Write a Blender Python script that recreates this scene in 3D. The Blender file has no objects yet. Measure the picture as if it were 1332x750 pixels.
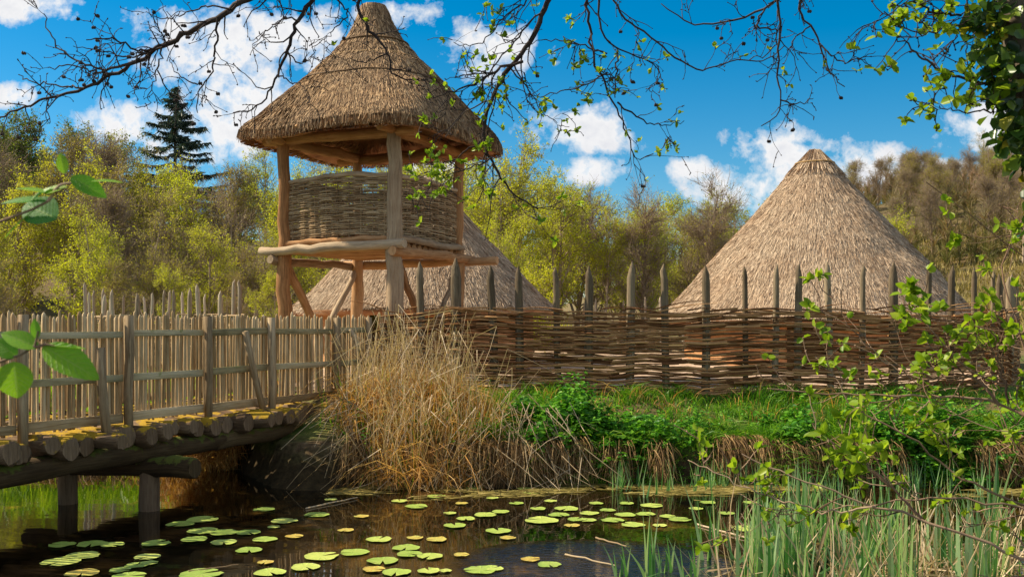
import bpy, math, time
import numpy as np
from math import radians, pi
T0 = time.time()
F, HY, H = 1295.0, 418.0, 2.12          # focal length and horizon of the photograph in pixels, eye height above the water
rng = np.random.default_rng(7)
scn = bpy.context.scene
col = scn.collection

def P(px, py, Y):
    return np.array([(px-666.0)/F*Y, Y, H-(py-HY)/F*Y])
def PX(px, Y): return (px-666.0)/F*Y
def U(a, b, n=None): return rng.uniform(a, b, n)
def norm(v): return v/np.maximum(np.linalg.norm(v, axis=-1, keepdims=True), 1e-9)
def sstep(a, b, x):
    t = np.clip((np.asarray(x, float)-a)/(b-a), 0, 1); return t*t*(3-2*t)

# ---------------------------------------------------------------- smooth 2-D noise
_tab = np.random.default_rng(3).uniform(-1, 1, (64, 64))
def vnoise(x, y):
    x = np.asarray(x, float); y = np.asarray(y, float)
    xi = np.floor(x).astype(int); yi = np.floor(y).astype(int)
    fx = x-xi; fy = y-yi; fx = fx*fx*(3-2*fx); fy = fy*fy*(3-2*fy)
    g = lambda i, j: _tab[i % 64, j % 64]
    return (g(xi, yi)*(1-fx)+g(xi+1, yi)*fx)*(1-fy)+(g(xi, yi+1)*(1-fx)+g(xi+1, yi+1)*fx)*fy
def fbm(x, y, o=3):
    s = 0; a = 1
    for k in range(o):
        s = s+a*vnoise(x*2**k+7.3*k, y*2**k+3.1*k); a *= .5
    return s

# ---------------------------------------------------------------- mesh builder
class MB:
    def __init__(s): s.V = []; s.T = []; s.R = []; s.Q = []; s.T3 = []; s.n = 0
    def add(s, v, q=None, t=None, tc=None, r=0.5):
        v = np.asarray(v, float).reshape(-1, 3); m = len(v)
        s.V.append(v); s.T.append(v if tc is None else np.asarray(tc, float).reshape(-1, 3))
        s.R.append(np.full(m, r) if np.ndim(r) == 0 else np.asarray(r, float).reshape(-1))
        if q is not None and len(q): s.Q.append(np.asarray(q, int).reshape(-1, 4)+s.n)
        if t is not None and len(t): s.T3.append(np.asarray(t, int).reshape(-1, 3)+s.n)
        s.n += m
    def mesh(s, name, mat, smooth=True):
        me = bpy.data.meshes.new(name)
        V = np.concatenate(s.V); T = np.concatenate(s.T); R = np.concatenate(s.R)
        Q = np.concatenate(s.Q) if s.Q else np.zeros((0, 4), int)
        T3 = np.concatenate(s.T3) if s.T3 else np.zeros((0, 3), int)
        me.vertices.add(len(V)); me.vertices.foreach_set('co', V.astype(np.float32).ravel())
        li = np.concatenate([Q.ravel(), T3.ravel()]).astype(np.int32)
        me.loops.add(len(li)); me.loops.foreach_set('vertex_index', li)
        st = np.concatenate([np.arange(len(Q))*4, len(Q)*4+np.arange(len(T3))*3]).astype(np.int32)
        me.polygons.add(len(st)); me.polygons.foreach_set('loop_start', st)
        me.update(calc_edges=True)
        me.polygons.foreach_set('use_smooth', np.full(len(st), smooth))
        a = me.attributes.new('tc', 'FLOAT_VECTOR', 'POINT'); a.data.foreach_set('vector', T.astype(np.float32).ravel())
        a = me.attributes.new('rnd', 'FLOAT', 'POINT'); a.data.foreach_set('value', R.astype(np.float32))
        if mat: me.materials.append(mat)
        me.update()
        return me
    def build(s, name, mat, parent=None, smooth=True, origin=None, rel=False):
        # vertices are in world space; the object's origin goes to `origin` (or to the parent's origin)
        if origin is None: origin = np.array(parent.location) if parent is not None else (np.zeros(3))
        if not rel: s.V = [v-np.asarray(origin) for v in s.V]
        o = bpy.data.objects.new(name, s.mesh(name, mat, smooth)); col.objects.link(o)
        if parent is not None:
            o.parent = parent
            if parent.parent is not None and False: pass
            wl = wloc(parent); o.location = np.asarray(origin)-wl if not rel else (0, 0, 0)
        else: o.location = origin
        o['_w'] = [float(x) for x in origin] if not rel else [0.0, 0.0, 0.0]
        return o
def wloc(o):
    v = np.array(o.location)
    while o.parent is not None:
        o = o.parent; v = v+np.array(o.location)
    return v
def part(mb, name, mat, parent, smooth=True):
    return mb.build(name, mat, parent, smooth, origin=wloc(parent))

def tag(o, label=None, cat=None, group=None, kind=None):
    if label: o['label'] = label
    if cat: o['category'] = cat
    if group: o['group'] = group
    if kind: o['kind'] = kind
    return o
def thing(name, loc, label, cat, group=None):
    o = bpy.data.objects.new(name, None); col.objects.link(o); o.location = [float(x) for x in loc]
    o.empty_display_size = .2
    return tag(o, label, cat, group)
def copy_tree(o, parent=None):
    c = o.copy(); col.objects.link(c); c.parent = parent
    for ch in list(o.children): copy_tree(ch, c)
    return c

# batch of tubes: paths (N,m,3), radii (N,m)
def tubes(mb, paths, radii, sides=5, r=None, cap=False, rough=0.0):
    paths = np.asarray(paths, float)
    if paths.ndim == 2: paths = paths[None]
    radii = np.asarray(radii, float)
    if radii.ndim < 2: radii = np.broadcast_to(radii, paths.shape[:2])
    N, m, _ = paths.shape
    if N == 0: return
    t = np.gradient(paths, axis=1); t = norm(t)
    ax = norm(paths[:, -1]-paths[:, 0])
    ref = np.where(np.abs(ax[:, 2:3]) > .8, np.array([[1., .13, 0]]), np.array([[0., .1, 1.]]))
    s1 = norm(np.cross(t, ref[:, None, :])); s2 = np.cross(s1, t)
    a = np.arange(sides)*2*pi/sides
    R = radii[:, :, None]*np.ones(sides)
    if rough: R = R*(1+rough*rng.normal(0, 1, (N, m, sides)))
    c = np.cos(a)*R; d = np.sin(a)*R
    v = paths[:, :, None, :]+c[..., None]*s1[:, :, None, :]+d[..., None]*s2[:, :, None, :]
    L = np.concatenate([np.zeros((N, 1)), np.cumsum(np.linalg.norm(np.diff(paths, axis=1), axis=2), axis=1)], 1)
    if r is None: r = rng.random(N)
    r = np.broadcast_to(np.asarray(r, float), (N,))
    off = rng.random((N, 1, 1))*20
    tc = np.stack([np.cos(a)*radii[:, :, None]+off, np.sin(a)*radii[:, :, None]+off*.7, (L[:, :, None]+off)*np.ones(sides)], -1)
    i = np.arange(N)[:, None, None]*m*sides; j = np.arange(m-1)[None, :, None]*sides; k = np.arange(sides)[None, None, :]
    k2 = (k+1) % sides
    q = np.stack([i+j+k, i+j+k2, i+j+sides+k2, i+j+sides+k], -1)
    mb.add(v, q=q, tc=tc, r=np.repeat(r, m*sides))
    if cap:
        for e in (0, m-1):
            rv = v[:, e].reshape(-1, 3); cc = paths[:, e]
            vv = np.concatenate([rv, cc]); tt = []
            for n in range(N):
                for k in range(sides):
                    a0, a1 = n*sides+k, n*sides+(k+1) % sides
                    tt.append((a1, a0, N*sides+n) if e == 0 else (a0, a1, N*sides+n))
            tcc = (vv-cc.repeat(sides, 0).mean(0))*np.array([1, 1, 1])
            mb.add(vv, t=tt, tc=tcc, r=np.concatenate([np.repeat(r, sides), r])*.5+.5)

def smooth_path(pts, n):
    pts = np.asarray(pts, float); m = len(pts)
    if m == 2:
        t = np.linspace(0, 1, n)[:, None]; return pts[0]*(1-t)+pts[1]*t
    d = np.r_[0, np.cumsum(np.linalg.norm(np.diff(pts, axis=0), axis=1))]
    s = np.linspace(0, d[-1], n); out = []
    T = np.gradient(pts, d, axis=0)
    for x in s:
        i = min(max(np.searchsorted(d, x)-1, 0), m-2); h = d[i+1]-d[i]; u = (x-d[i])/h
        out.append((2*u**3-3*u**2+1)*pts[i]+(u**3-2*u**2+u)*h*T[i]+(-2*u**3+3*u**2)*pts[i+1]+(u**3-u**2)*h*T[i+1])
    return np.array(out)

def log(mb, a, b, r0, r1=None, n=9, sides=12, wob=.015, rough=.03, r=None, mids=None):
    r1 = r0 if r1 is None else r1
    pts = [a]+(mids or [])+[b]
    p = smooth_path(pts, n)
    p[1:-1] += rng.normal(0, wob, (n-2, 3))
    rr = np.linspace(r0, r1, n)*(1+rng.normal(0, .03, n)); 
    # slightly rounded ends
    p = np.concatenate([p[:1], p[:1]+(p[1]-p[0])*.06, p[1:-1], p[-1:]+(p[-2]-p[-1])*.06, p[-1:]])
    rr = np.concatenate([[rr[0]*.86], rr[:1], rr[1:-1], rr[-1:], [rr[-1]*.86]])
    tubes(mb, p, rr[None], sides, r=r, cap=True, rough=rough)

def hull_box(mb, a, b, w, d, up=(0, 0, 1), taper=None, r=None, bev=.12, n=2, wob=0):
    """square-section timber from a to b, width w along side, depth d, chamfered edges (8-gon section)"""
    a = np.asarray(a, float); b = np.asarray(b, float); ax = norm(b-a); up = np.asarray(up, float)
    s = norm(np.cross(ax, up)); u = np.cross(s, ax)
    c = bev*min(w, d)
    sec = [(-w/2+c, -d/2), (w/2-c, -d/2), (w/2, -d/2+c), (w/2, d/2-c), (w/2-c, d/2), (-w/2+c, d/2), (-w/2, d/2-c), (-w/2, -d/2+c)]
    ks = np.linspace(0, 1, n); V = []; TC = []
    L = np.linalg.norm(b-a); off = rng.random()*20
    for i, k in enumerate(ks):
        cen = a*(1-k)+b*k+(rng.normal(0, wob, 3) if 0 < i < n-1 else 0)
        f = 1 if taper is None else taper(k)
        for x, y in sec:
            V.append(cen+s*x*f+u*y*f); TC.append((x+off, y+off*.7, L*k+off))
    Q = [(i*8+k, i*8+(k+1) % 8, i*8+8+(k+1) % 8, i*8+8+k) for i in range(n-1) for k in range(8)]
    T = []
    for k in range(1, 7): T.append((0, k+1, k)); T.append(((n-1)*8, (n-1)*8+k, (n-1)*8+k+1))
    mb.add(V, q=Q, t=T, tc=TC, r=rng.random() if r is None else r)

# curved tapering flat blades
def blades(mb, base, tip, w, bend=None, segs=3, r=None, minw=.12, side=None):
    base = np.asarray(base, float); tip = np.asarray(tip, float); N = len(base)
    w = np.broadcast_to(np.asarray(w, float), (N,))
    d = norm(tip-base)
    if side is None: side = norm(np.cross(d, rng.normal(0, 1, (N, 3))))
    t = np.linspace(0, 1, segs+1)
    c = base[:, None, :]*(1-t)[None, :, None]+tip[:, None, :]*t[None, :, None]
    if bend is not None: c = c+bend[:, None, :]*(4*t*(1-t))[None, :, None]
    prof = np.maximum(np.minimum(1, 1.25*(1-t)**.8+.0), minw)
    hw = w[:, None]*.5*prof[None]
    v = np.stack([c-side[:, None, :]*hw[..., None], c+side[:, None, :]*hw[..., None]], 2)
    i = np.arange(N)[:, None]*(segs+1)*2; j = np.arange(segs)[None]*2
    q = np.stack([i+j, i+j+1, i+j+3, i+j+2], -1)
    if r is None: r = rng.random(N)
    mb.add(v, q=q, r=np.repeat(np.broadcast_to(r, (N,)), (segs+1)*2))

def leaves(mb, C, D, Nn, L, W, r=None, fold=.18):
    """ovate leaves: two quads folded on the midrib; C is the stalk end"""
    C = np.asarray(C, float); N = len(C)
    if N == 0: return
    D = norm(np.asarray(D, float)); S = norm(np.cross(D, Nn)); Up = np.cross(S, D)
    L = np.broadcast_to(L, (N,))[:, None]; W = np.broadcast_to(W, (N,))[:, None]
    v = np.stack([C, C+D*L*.3+S*W*.48+Up*W*fold, C+D*L*.72+S*W*.40+Up*W*fold*.8, C+D*L-Up*L*.08,
                  C+D*L*.72-S*W*.40+Up*W*fold*.8, C+D*L*.3-S*W*.48+Up*W*fold], 1)
    i = np.arange(N)[:, None]*6
    q = np.concatenate([i+np.array([[0, 1, 2, 3]]), i+np.array([[0, 3, 4, 5]])])
    if r is None: r = rng.random(N)
    mb.add(v, q=q, r=np.repeat(r, 6))

def grow(org, dr, length, rad, nseg, wander, up, taper=.25, rg=None):
    rg = rg or rng
    org = np.asarray(org, float); N = len(org); d = norm(np.asarray(dr, float)); p = [org.copy()]
    st = (np.asarray(length)/nseg)[:, None]
    for k in range(nseg):
        d = norm(d+rg.normal(0, wander, (N, 3))+np.array([0, 0, up])); p.append(p[-1]+d*st)
    R = np.asarray(rad)[:, None]*np.linspace(1, taper, nseg+1)[None]
    return np.stack(p, 1), R
def spawn(paths, radii, n, t0, t1, a0, a1, rg=None, up=0):
    rg = rg or rng
    N, m, _ = paths.shape
    pi_ = rg.integers(0, N, n); t = rg.uniform(t0, t1, n)*(m-1); k = np.minimum(t.astype(int), m-2); f = (t-k)[:, None]
    pos = paths[pi_, k]*(1-f)+paths[pi_, k+1]*f
    tan = norm(paths[pi_, k+1]-paths[pi_, k])
    per = norm(np.cross(tan, rg.normal(0, 1, (n, 3))))
    a = rg.uniform(a0, a1, n)[:, None]
    d = norm(tan*np.cos(a)+per*np.sin(a)+np.array([0, 0, up]))
    return pos, d, (radii[pi_, k]), t/(m-1)

# ---------------------------------------------------------------- materials
def nodes(name):
    m = bpy.data.materials.new(name); m.use_nodes = True; nt = m.node_tree; nt.nodes.clear()
    return m, nt
def N(nt, t, **kw):
    n = nt.nodes.new(t)
    for k, v in kw.items():
        if k in n.inputs: n.inputs[k].default_value = v
        else: setattr(n, k, v)
    return n
def ramp(nt, fac, stops, interp='LINEAR'):
    n = nt.nodes.new('ShaderNodeValToRGB'); n.color_ramp.interpolation = interp
    e = n.color_ramp.elements
    while len(e) < len(stops): e.new(.5)
    for i, (p, c) in enumerate(stops):
        e[i].position = p; e[i].color = (*c, 1) if len(c) == 3 else c
    nt.links.new(fac, n.inputs[0]); return n.outputs[0]
def math_(nt, op, a, b=None, c=None, clamp=False):
    n = nt.nodes.new('ShaderNodeMath'); n.operation = op; n.use_clamp = clamp
    for i, x in enumerate((a, b, c)):
        if x is None: continue
        if isinstance(x, (int, float)): n.inputs[i].default_value = x
        else: nt.links.new(x, n.inputs[i])
    return n.outputs[0]
def mix(nt, fac, a, b, mode='MIX'):
    n = nt.nodes.new('ShaderNodeMix'); n.data_type = 'RGBA'; n.blend_type = mode
    for s, x in ((n.inputs[0], fac), (n.inputs[6], a), (n.inputs[7], b)):
        if isinstance(x, (int, float)): s.default_value = x
        elif isinstance(x, tuple): s.default_value = (*x, 1)
        else: nt.links.new(x, s)
    return n.outputs[2]
def attr(nt, name, out):
    n = nt.nodes.new('ShaderNodeAttribute'); n.attribute_name = name; return n.outputs[out]
def noise(nt, vec, scale, detail=4, rough=.6, dist=0, out=0):
    n = nt.nodes.new('ShaderNodeTexNoise'); n.inputs['Scale'].default_value = scale; n.inputs['Detail'].default_value = detail
    n.inputs['Roughness'].default_value = rough; n.inputs['Distortion'].default_value = dist
    if vec is not None: nt.links.new(vec, n.inputs['Vector'])
    return n.outputs[out]
def scaled(nt, vec, s):
    n = nt.nodes.new('ShaderNodeMapping'); n.inputs['Scale'].default_value = s; nt.links.new(vec, n.inputs[0]); return n.outputs[0]
def out(nt, sh):
    o = nt.nodes.new('ShaderNodeOutputMaterial'); nt.links.new(sh, o.inputs[0])
def bump(nt, h, strength, dist=.02):
    n = nt.nodes.new('ShaderNodeBump'); n.inputs['Strength'].default_value = strength; n.inputs['Distance'].default_value = dist
    nt.links.new(h, n.inputs['Height']); return n.outputs[0]
def principled(nt, colr, rough=.85, nrm=None, spec=.25):
    b = nt.nodes.new('ShaderNodeBsdfPrincipled')
    if isinstance(colr, tuple): b.inputs['Base Color'].default_value = (*colr, 1)
    else: nt.links.new(colr, b.inputs['Base Color'])
    b.inputs['Roughness'].default_value = rough; b.inputs['Specular IOR Level'].default_value = spec
    if nrm is not None: nt.links.new(nrm, b.inputs['Normal'])
    return b.outputs[0]

def wood_mat(name, dark, mid, light, moss=None, moss_amt=.5, grain=(30, 30, 2.2), bumps=.6, crack=.5):
    m, nt = nodes(name)
    tc = attr(nt, 'tc', 1); r = attr(nt, 'rnd', 2); g = scaled(nt, tc, grain)
    n1 = noise(nt, g, 1, 6, .65, .6); n2 = noise(nt, tc, 3.5, 4, .6)
    f = math_(nt, 'ADD', math_(nt, 'MULTIPLY', n1, .65), math_(nt, 'MULTIPLY', math_(nt, 'ADD', math_(nt, 'MULTIPLY', n2, .5), math_(nt, 'MULTIPLY', math_(nt, 'SUBTRACT', r, .05), .62)), .5))
    c = ramp(nt, f, [(.28, dark), (.52, mid), (.78, light)])
    ck = noise(nt, scaled(nt, tc, (grain[0]*1.6, grain[1]*1.6, grain[2]*.6)), 1, 3, .7, 1.2)
    cr = ramp(nt, ck, [(.34, (1-crack,)*3), (.44, (1, 1, 1))])
    c = mix(nt, 1.0, c, cr, 'MULTIPLY')
    if moss:
        ge = nt.nodes.new('ShaderNodeNewGeometry'); sp = nt.nodes.new('ShaderNodeSeparateXYZ'); nt.links.new(ge.outputs['Normal'], sp.inputs[0])
        mn = noise(nt, ge.outputs['Position'], 5, 4, .65)
        k = math_(nt, 'ADD', math_(nt, 'MULTIPLY', sp.outputs[2], .55), math_(nt, 'SUBTRACT', math_(nt, 'MULTIPLY', mn, 2.4), .6))
        k = ramp(nt, math_(nt, 'MULTIPLY', k, .5), [(.56-moss_amt*.25, (0, 0, 0)), (.65-moss_amt*.25, (1, 1, 1))])
        mc = mix(nt, noise(nt, ge.outputs['Position'], 26, 3), moss[0], moss[1])
        c = mix(nt, k, c, mc)
    h = math_(nt, 'ADD', math_(nt, 'MULTIPLY', n1, .8), math_(nt, 'MULTIPLY', ck, .6))
    out(nt, principled(nt, c, .9, bump(nt, h, bumps, .02), .12))
    return m

def leaf_mat(name, stops, trans=.45, rough=.5, tint=None, spec=.3):
    m, nt = nodes(name); r = attr(nt, 'rnd', 2)
    oi = nt.nodes.new('ShaderNodeObjectInfo')
    c = ramp(nt, r, stops)
    if tint:
        c = mix(nt, math_(nt, 'MULTIPLY', oi.outputs['Random'], tint[1]), c, tint[0], 'MIX')
    b = principled(nt, c, rough, spec=spec)
    t = nt.nodes.new('ShaderNodeBsdfTranslucent'); nt.links.new(mix(nt, 1.0, c, (1.0, 1.0, .55), 'MULTIPLY'), t.inputs[0])
    mx = nt.nodes.new('ShaderNodeMixShader'); mx.inputs[0].default_value = trans
    nt.links.new(b, mx.inputs[1]); nt.links.new(t.outputs[0], mx.inputs[2]); out(nt, mx.outputs[0])
    return m

def thatch_mat(name, dark, mid, light, patch, patch_amt=.5, warm=None):
    m, nt = nodes(name); r = attr(nt, 'rnd', 2)
    ge = nt.nodes.new('ShaderNodeNewGeometry'); pos = ge.outputs['Position']
    n1 = noise(nt, pos, 14, 4, .7); n2 = noise(nt, pos, .9, 4, .6); n3 = noise(nt, scaled(nt, pos, (3, 3, 9)), 1, 3, .6)
    f = math_(nt, 'ADD', math_(nt, 'MULTIPLY', r, .6), math_(nt, 'MULTIPLY', n1, .45))
    c = ramp(nt, f, [(.18, dark), (.5, mid), (.88, light)])
    k = ramp(nt, math_(nt, 'ADD', math_(nt, 'MULTIPLY', n2, .7), math_(nt, 'MULTIPLY', n3, .3)), [(.42, (0, 0, 0)), (.62, (1, 1, 1))])
    c = mix(nt, math_(nt, 'MULTIPLY', k, patch_amt), c, mix(nt, 1.0, c, patch, 'MULTIPLY'))
    h = noise(nt, pos, 45, 3, .7)
    out(nt, principled(nt, c, .8, bump(nt, h, .5, .03), .3))
    return m

M = {}
M['post'] = wood_mat('weathered_post', (.10, .065, .035), (.31, .22, .125), (.52, .40, .25))
M['tower_wood'] = wood_mat('tower_timber', (.13, .06, .025), (.38, .19, .08), (.60, .36, .18), crack=.55)
M['tower_grey'] = wood_mat('greyed_timber', (.10, .065, .04), (.30, .205, .125), (.50, .38, .25), crack=.55)
M['stake'] = wood_mat('fence_stake', (.05, .035, .022), (.14, .105, .065), (.30, .235, .15), moss=((.16, .15, .05), (.22, .20, .08)), moss_amt=.05)
M['picket'] = wood_mat('picket_wood', (.12, .07, .03), (.39, .265, .13), (.72, .56, .34), grain=(40, 40, 1.6))
M['rail'] = wood_mat('green_rail', (.16, .13, .06), (.40, .33, .18), (.56, .48, .30), moss=((.22, .23, .07), (.30, .29, .13)), moss_amt=.3)
M['wattle'] = wood_mat('hazel_rods', (.03, .012, .005), (.19, .082, .032), (.60, .34, .15), grain=(60, 60, 1.3), crack=.35, bumps=.35)
M['wattle_grey'] = wood_mat('grey_wattle_rods', (.09, .055, .03), (.28, .185, .10), (.50, .37, .22), grain=(60, 60, 1.3), crack=.35, bumps=.35)
M['mosslog'] = wood_mat('mossy_log', (.03, .018, .010), (.11, .068, .038), (.26, .18, .11), moss=((.26, .16, .015), (.48, .31, .03)), moss_amt=.32)
M['beam'] = wood_mat('dark_beam', (.02, .012, .006), (.06, .038, .018), (.13, .09, .045), moss=((.06, .075, .015), (.11, .12, .02)), moss_amt=.45)  # very dark brown timber with green moss on upward faces
M['pile'] = wood_mat('wet_pile', (.035, .022, .012), (.12, .075, .045), (.22, .15, .09))
M['bark'] = wood_mat('bark_dark', (.025, .02, .016), (.07, .055, .042), (.15, .12, .09), grain=(9, 9, 4))
M['bark_far'] = wood_mat('bark_far', (.10, .07, .045), (.27, .195, .13), (.42, .33, .24), grain=(9, 9, 2), bumps=.2)
M['twig'] = wood_mat('brown_twig', (.07, .04, .028), (.21, .13, .085), (.38, .27, .18), grain=(40, 40, 3), bumps=.2)
M['twigdark'] = wood_mat('dark_twig', (.018, .013, .012), (.045, .033, .03), (.085, .065, .055), grain=(40, 40, 3), bumps=.2)
M['thatch'] = thatch_mat('reed_thatch', (.20, .13, .08), (.48, .35, .23), (.80, .63, .44), (.88, .78, .70), .6)
M['thatch_tower'] = thatch_mat('old_thatch', (.09, .05, .028), (.38, .225, .105), (.76, .51, .27), (.56, .58, .64), .9)
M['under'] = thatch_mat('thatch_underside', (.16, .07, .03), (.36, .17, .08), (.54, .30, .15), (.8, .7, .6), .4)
M['leaf_spring'] = leaf_mat('spring_leaves', [(0, (.32, .38, .014)), (.5, (.54, .60, .022)), (1, (.72, .74, .05))], .6, tint=((.46, .36, .06), .4))
M['leaf_olive'] = leaf_mat('olive_leaves', [(0, (.22, .22, .02)), (.5, (.40, .38, .04)), (1, (.58, .54, .08))], .55, tint=((.28, .17, .08), .5))
M['leaf_dark'] = leaf_mat('dense_leaves', [(0, (.05, .085, .012)), (.5, (.12, .17, .02)), (1, (.22, .27, .04))], .5)
M['leaf_fore'] = leaf_mat('fresh_leaves', [(0, (.17, .28, .012)), (.5, (.27, .42, .02)), (1, (.42, .52, .04))], .55, .4)
M['leaf_big'] = leaf_mat('hazel_leaves', [(0, (.06, .20, .010)), (.5, (.12, .32, .012)), (1, (.20, .42, .02))], .55, .4)
M['ivy'] = leaf_mat('ivy_leaves', [(0, (.02, .055, .012)), (.55, (.06, .13, .018)), (.85, (.18, .26, .02)), (1, (.42, .33, .03))], .35, .3, spec=.5)
M['needle'] = leaf_mat('spruce_needles', [(0, (.02, .04, .03)), (1, (.08, .12, .085))], .25)
M['grass'] = leaf_mat('green_grass', [(0, (.04, .15, .008)), (.5, (.11, .29, .012)), (1, (.27, .46, .03))], .45, .45)
M['grass_bright'] = leaf_mat('grass_painted_sunlit', [(0, (.12, .26, .01)), (.5, (.26, .44, .015)), (1, (.46, .60, .04))], .5, .45)  # paler copy of the grass, sunshine put into its colour
M['nettle'] = leaf_mat('nettle_leaves', [(0, (.03, .14, .012)), (.5, (.09, .29, .018)), (1, (.20, .44, .03))], .4, .45)
M['straw'] = leaf_mat('dead_grass', [(0, (.28, .12, .025)), (.45, (.62, .32, .08)), (1, (.86, .56, .22))], .4, .6)
M['straw_pale'] = leaf_mat('pale_straw', [(0, (.30, .20, .10)), (.5, (.52, .39, .22)), (1, (.72, .58, .40))], .3, .6)
M['straw_dark'] = leaf_mat('brown_thatch_grass', [(0, (.08, .04, .015)), (.5, (.26, .15, .055)), (1, (.56, .37, .16))], .25, .7)
M['iris'] = leaf_mat('iris_blades', [(0, (.05, .18, .04)), (.5, (.17, .36, .12)), (1, (.46, .60, .30))], .4, .4)
M['pad'] = leaf_mat('lily_pad', [(0, (.14, .26, .03)), (.5, (.33, .48, .07)), (.8, (.52, .60, .12)), (1, (.50, .33, .04))], .15, .35, spec=.4)
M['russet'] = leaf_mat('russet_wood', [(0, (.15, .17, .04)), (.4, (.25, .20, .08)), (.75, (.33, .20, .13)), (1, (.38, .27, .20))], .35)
M['algae'] = leaf_mat('algae_litter', [(0, (.12, .10, .02)), (.5, (.26, .20, .05)), (1, (.44, .36, .12))], .2)

def ground_mat():
    m, nt = nodes('ground_soil_grass'); ge = nt.nodes.new('ShaderNodeNewGeometry'); p = ge.outputs['Position']
    sp = nt.nodes.new('ShaderNodeSeparateXYZ'); nt.links.new(p, sp.inputs[0])
    n1 = noise(nt, p, .5, 5, .6); n2 = noise(nt, p, 9, 5, .7)
    g = ramp(nt, n2, [(.3, (.03, .07, .01)), (.5, (.07, .13, .018)), (.7, (.15, .19, .04))])
    d = ramp(nt, n2, [(.3, (.06, .04, .02)), (.55, (.15, .10, .055)), (.75, (.27, .20, .11))])
    c = mix(nt, ramp(nt, n1, [(.45, (0, 0, 0)), (.62, (1, 1, 1))]), g, d)
    mud = ramp(nt, n2, [(.3, (.02, .014, .007)), (.7, (.07, .048, .022))])
    k = ramp(nt, math_(nt, 'ADD', sp.outputs[2], math_(nt, 'MULTIPLY', n2, .25)), [(.42, (1, 1, 1)), (.75, (0, 0, 0))])
    c = mix(nt, k, c, mud)
    fl = ramp(nt, n2, [(.3, (.10, .07, .035)), (.7, (.24, .17, .09))])
    kk = ramp(nt, math_(nt, 'MULTIPLY', sp.outputs[1], .01), [(.26, (0, 0, 0)), (.34, (1, 1, 1))])
    c = mix(nt, math_(nt, 'MULTIPLY', kk, .8), c, fl)
    out(nt, principled(nt, c, .95, bump(nt, n2, .6, .08), .1)); return m
M['ground'] = ground_mat()
def sand_mat():
    m, nt = nodes('trodden_earth'); ge = nt.nodes.new('ShaderNodeNewGeometry'); p = ge.outputs['Position']
    n2 = noise(nt, p, 6, 6, .7)
    c = ramp(nt, n2, [(.3, (.30, .19, .12)), (.55, (.50, .36, .25)), (.75, (.66, .52, .40))])
    out(nt, principled(nt, c, .95, bump(nt, n2, .5, .04), .1)); return m
M['sand'] = sand_mat()
def clay_mat():
    m, nt = nodes('clay_daub'); ge = nt.nodes.new('ShaderNodeNewGeometry'); p = ge.outputs['Position']
    n2 = noise(nt, p, 4, 6, .7)
    c = ramp(nt, n2, [(.3, (.36, .16, .06)), (.55, (.54, .28, .13)), (.75, (.68, .42, .24))])
    out(nt, principled(nt, c, .9, bump(nt, n2, .6, .05), .1)); return m
M['clay'] = clay_mat()
def pad_mat():
    m, nt = nodes('lily_pad_skin'); r = attr(nt, 'rnd', 2); tc = attr(nt, 'tc', 1)
    oi = nt.nodes.new('ShaderNodeObjectInfo'); ad = nt.nodes.new('ShaderNodeVectorMath'); ad.operation = 'ADD'; nt.links.new(tc, ad.inputs[0]); cb = nt.nodes.new('ShaderNodeCombineXYZ')
    nt.links.new(math_(nt, 'MULTIPLY', oi.outputs['Random'], 40.0), cb.inputs[0]); nt.links.new(cb.outputs[0], ad.inputs[1])
    c = ramp(nt, r, [(0, (.13, .24, .03)), (.5, (.32, .44, .07)), (.8, (.54, .58, .13)), (1, (.48, .30, .05))])
    n1 = noise(nt, ad.outputs[0], 22, 5, .7); n2 = noise(nt, ad.outputs[0], 7, 3, .6)
    c = mix(nt, ramp(nt, n1, [(.60, (0, 0, 0)), (.70, (.8, .8, .8))]), c, (.20, .13, .035))
    c = mix(nt, math_(nt, 'MULTIPLY', ramp(nt, n2, [(.45, (0, 0, 0)), (.7, (1, 1, 1))]), .45), c, (.42, .46, .10))
    sp = nt.nodes.new('ShaderNodeSeparateXYZ'); nt.links.new(tc, sp.inputs[0]); an = math_(nt, 'ARCTAN2', sp.outputs[1], sp.outputs[0])
    v = math_(nt, 'POWER', math_(nt, 'ABSOLUTE', math_(nt, 'SINE', math_(nt, 'MULTIPLY', an, 7.0))), 14.0)
    c = mix(nt, math_(nt, 'MULTIPLY', v, .35), c, (.50, .58, .18))
    out(nt, principled(nt, c, .38, bump(nt, math_(nt, 'ADD', n1, v), .35, .01), .45)); return m
M['pad'] = pad_mat()
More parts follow.
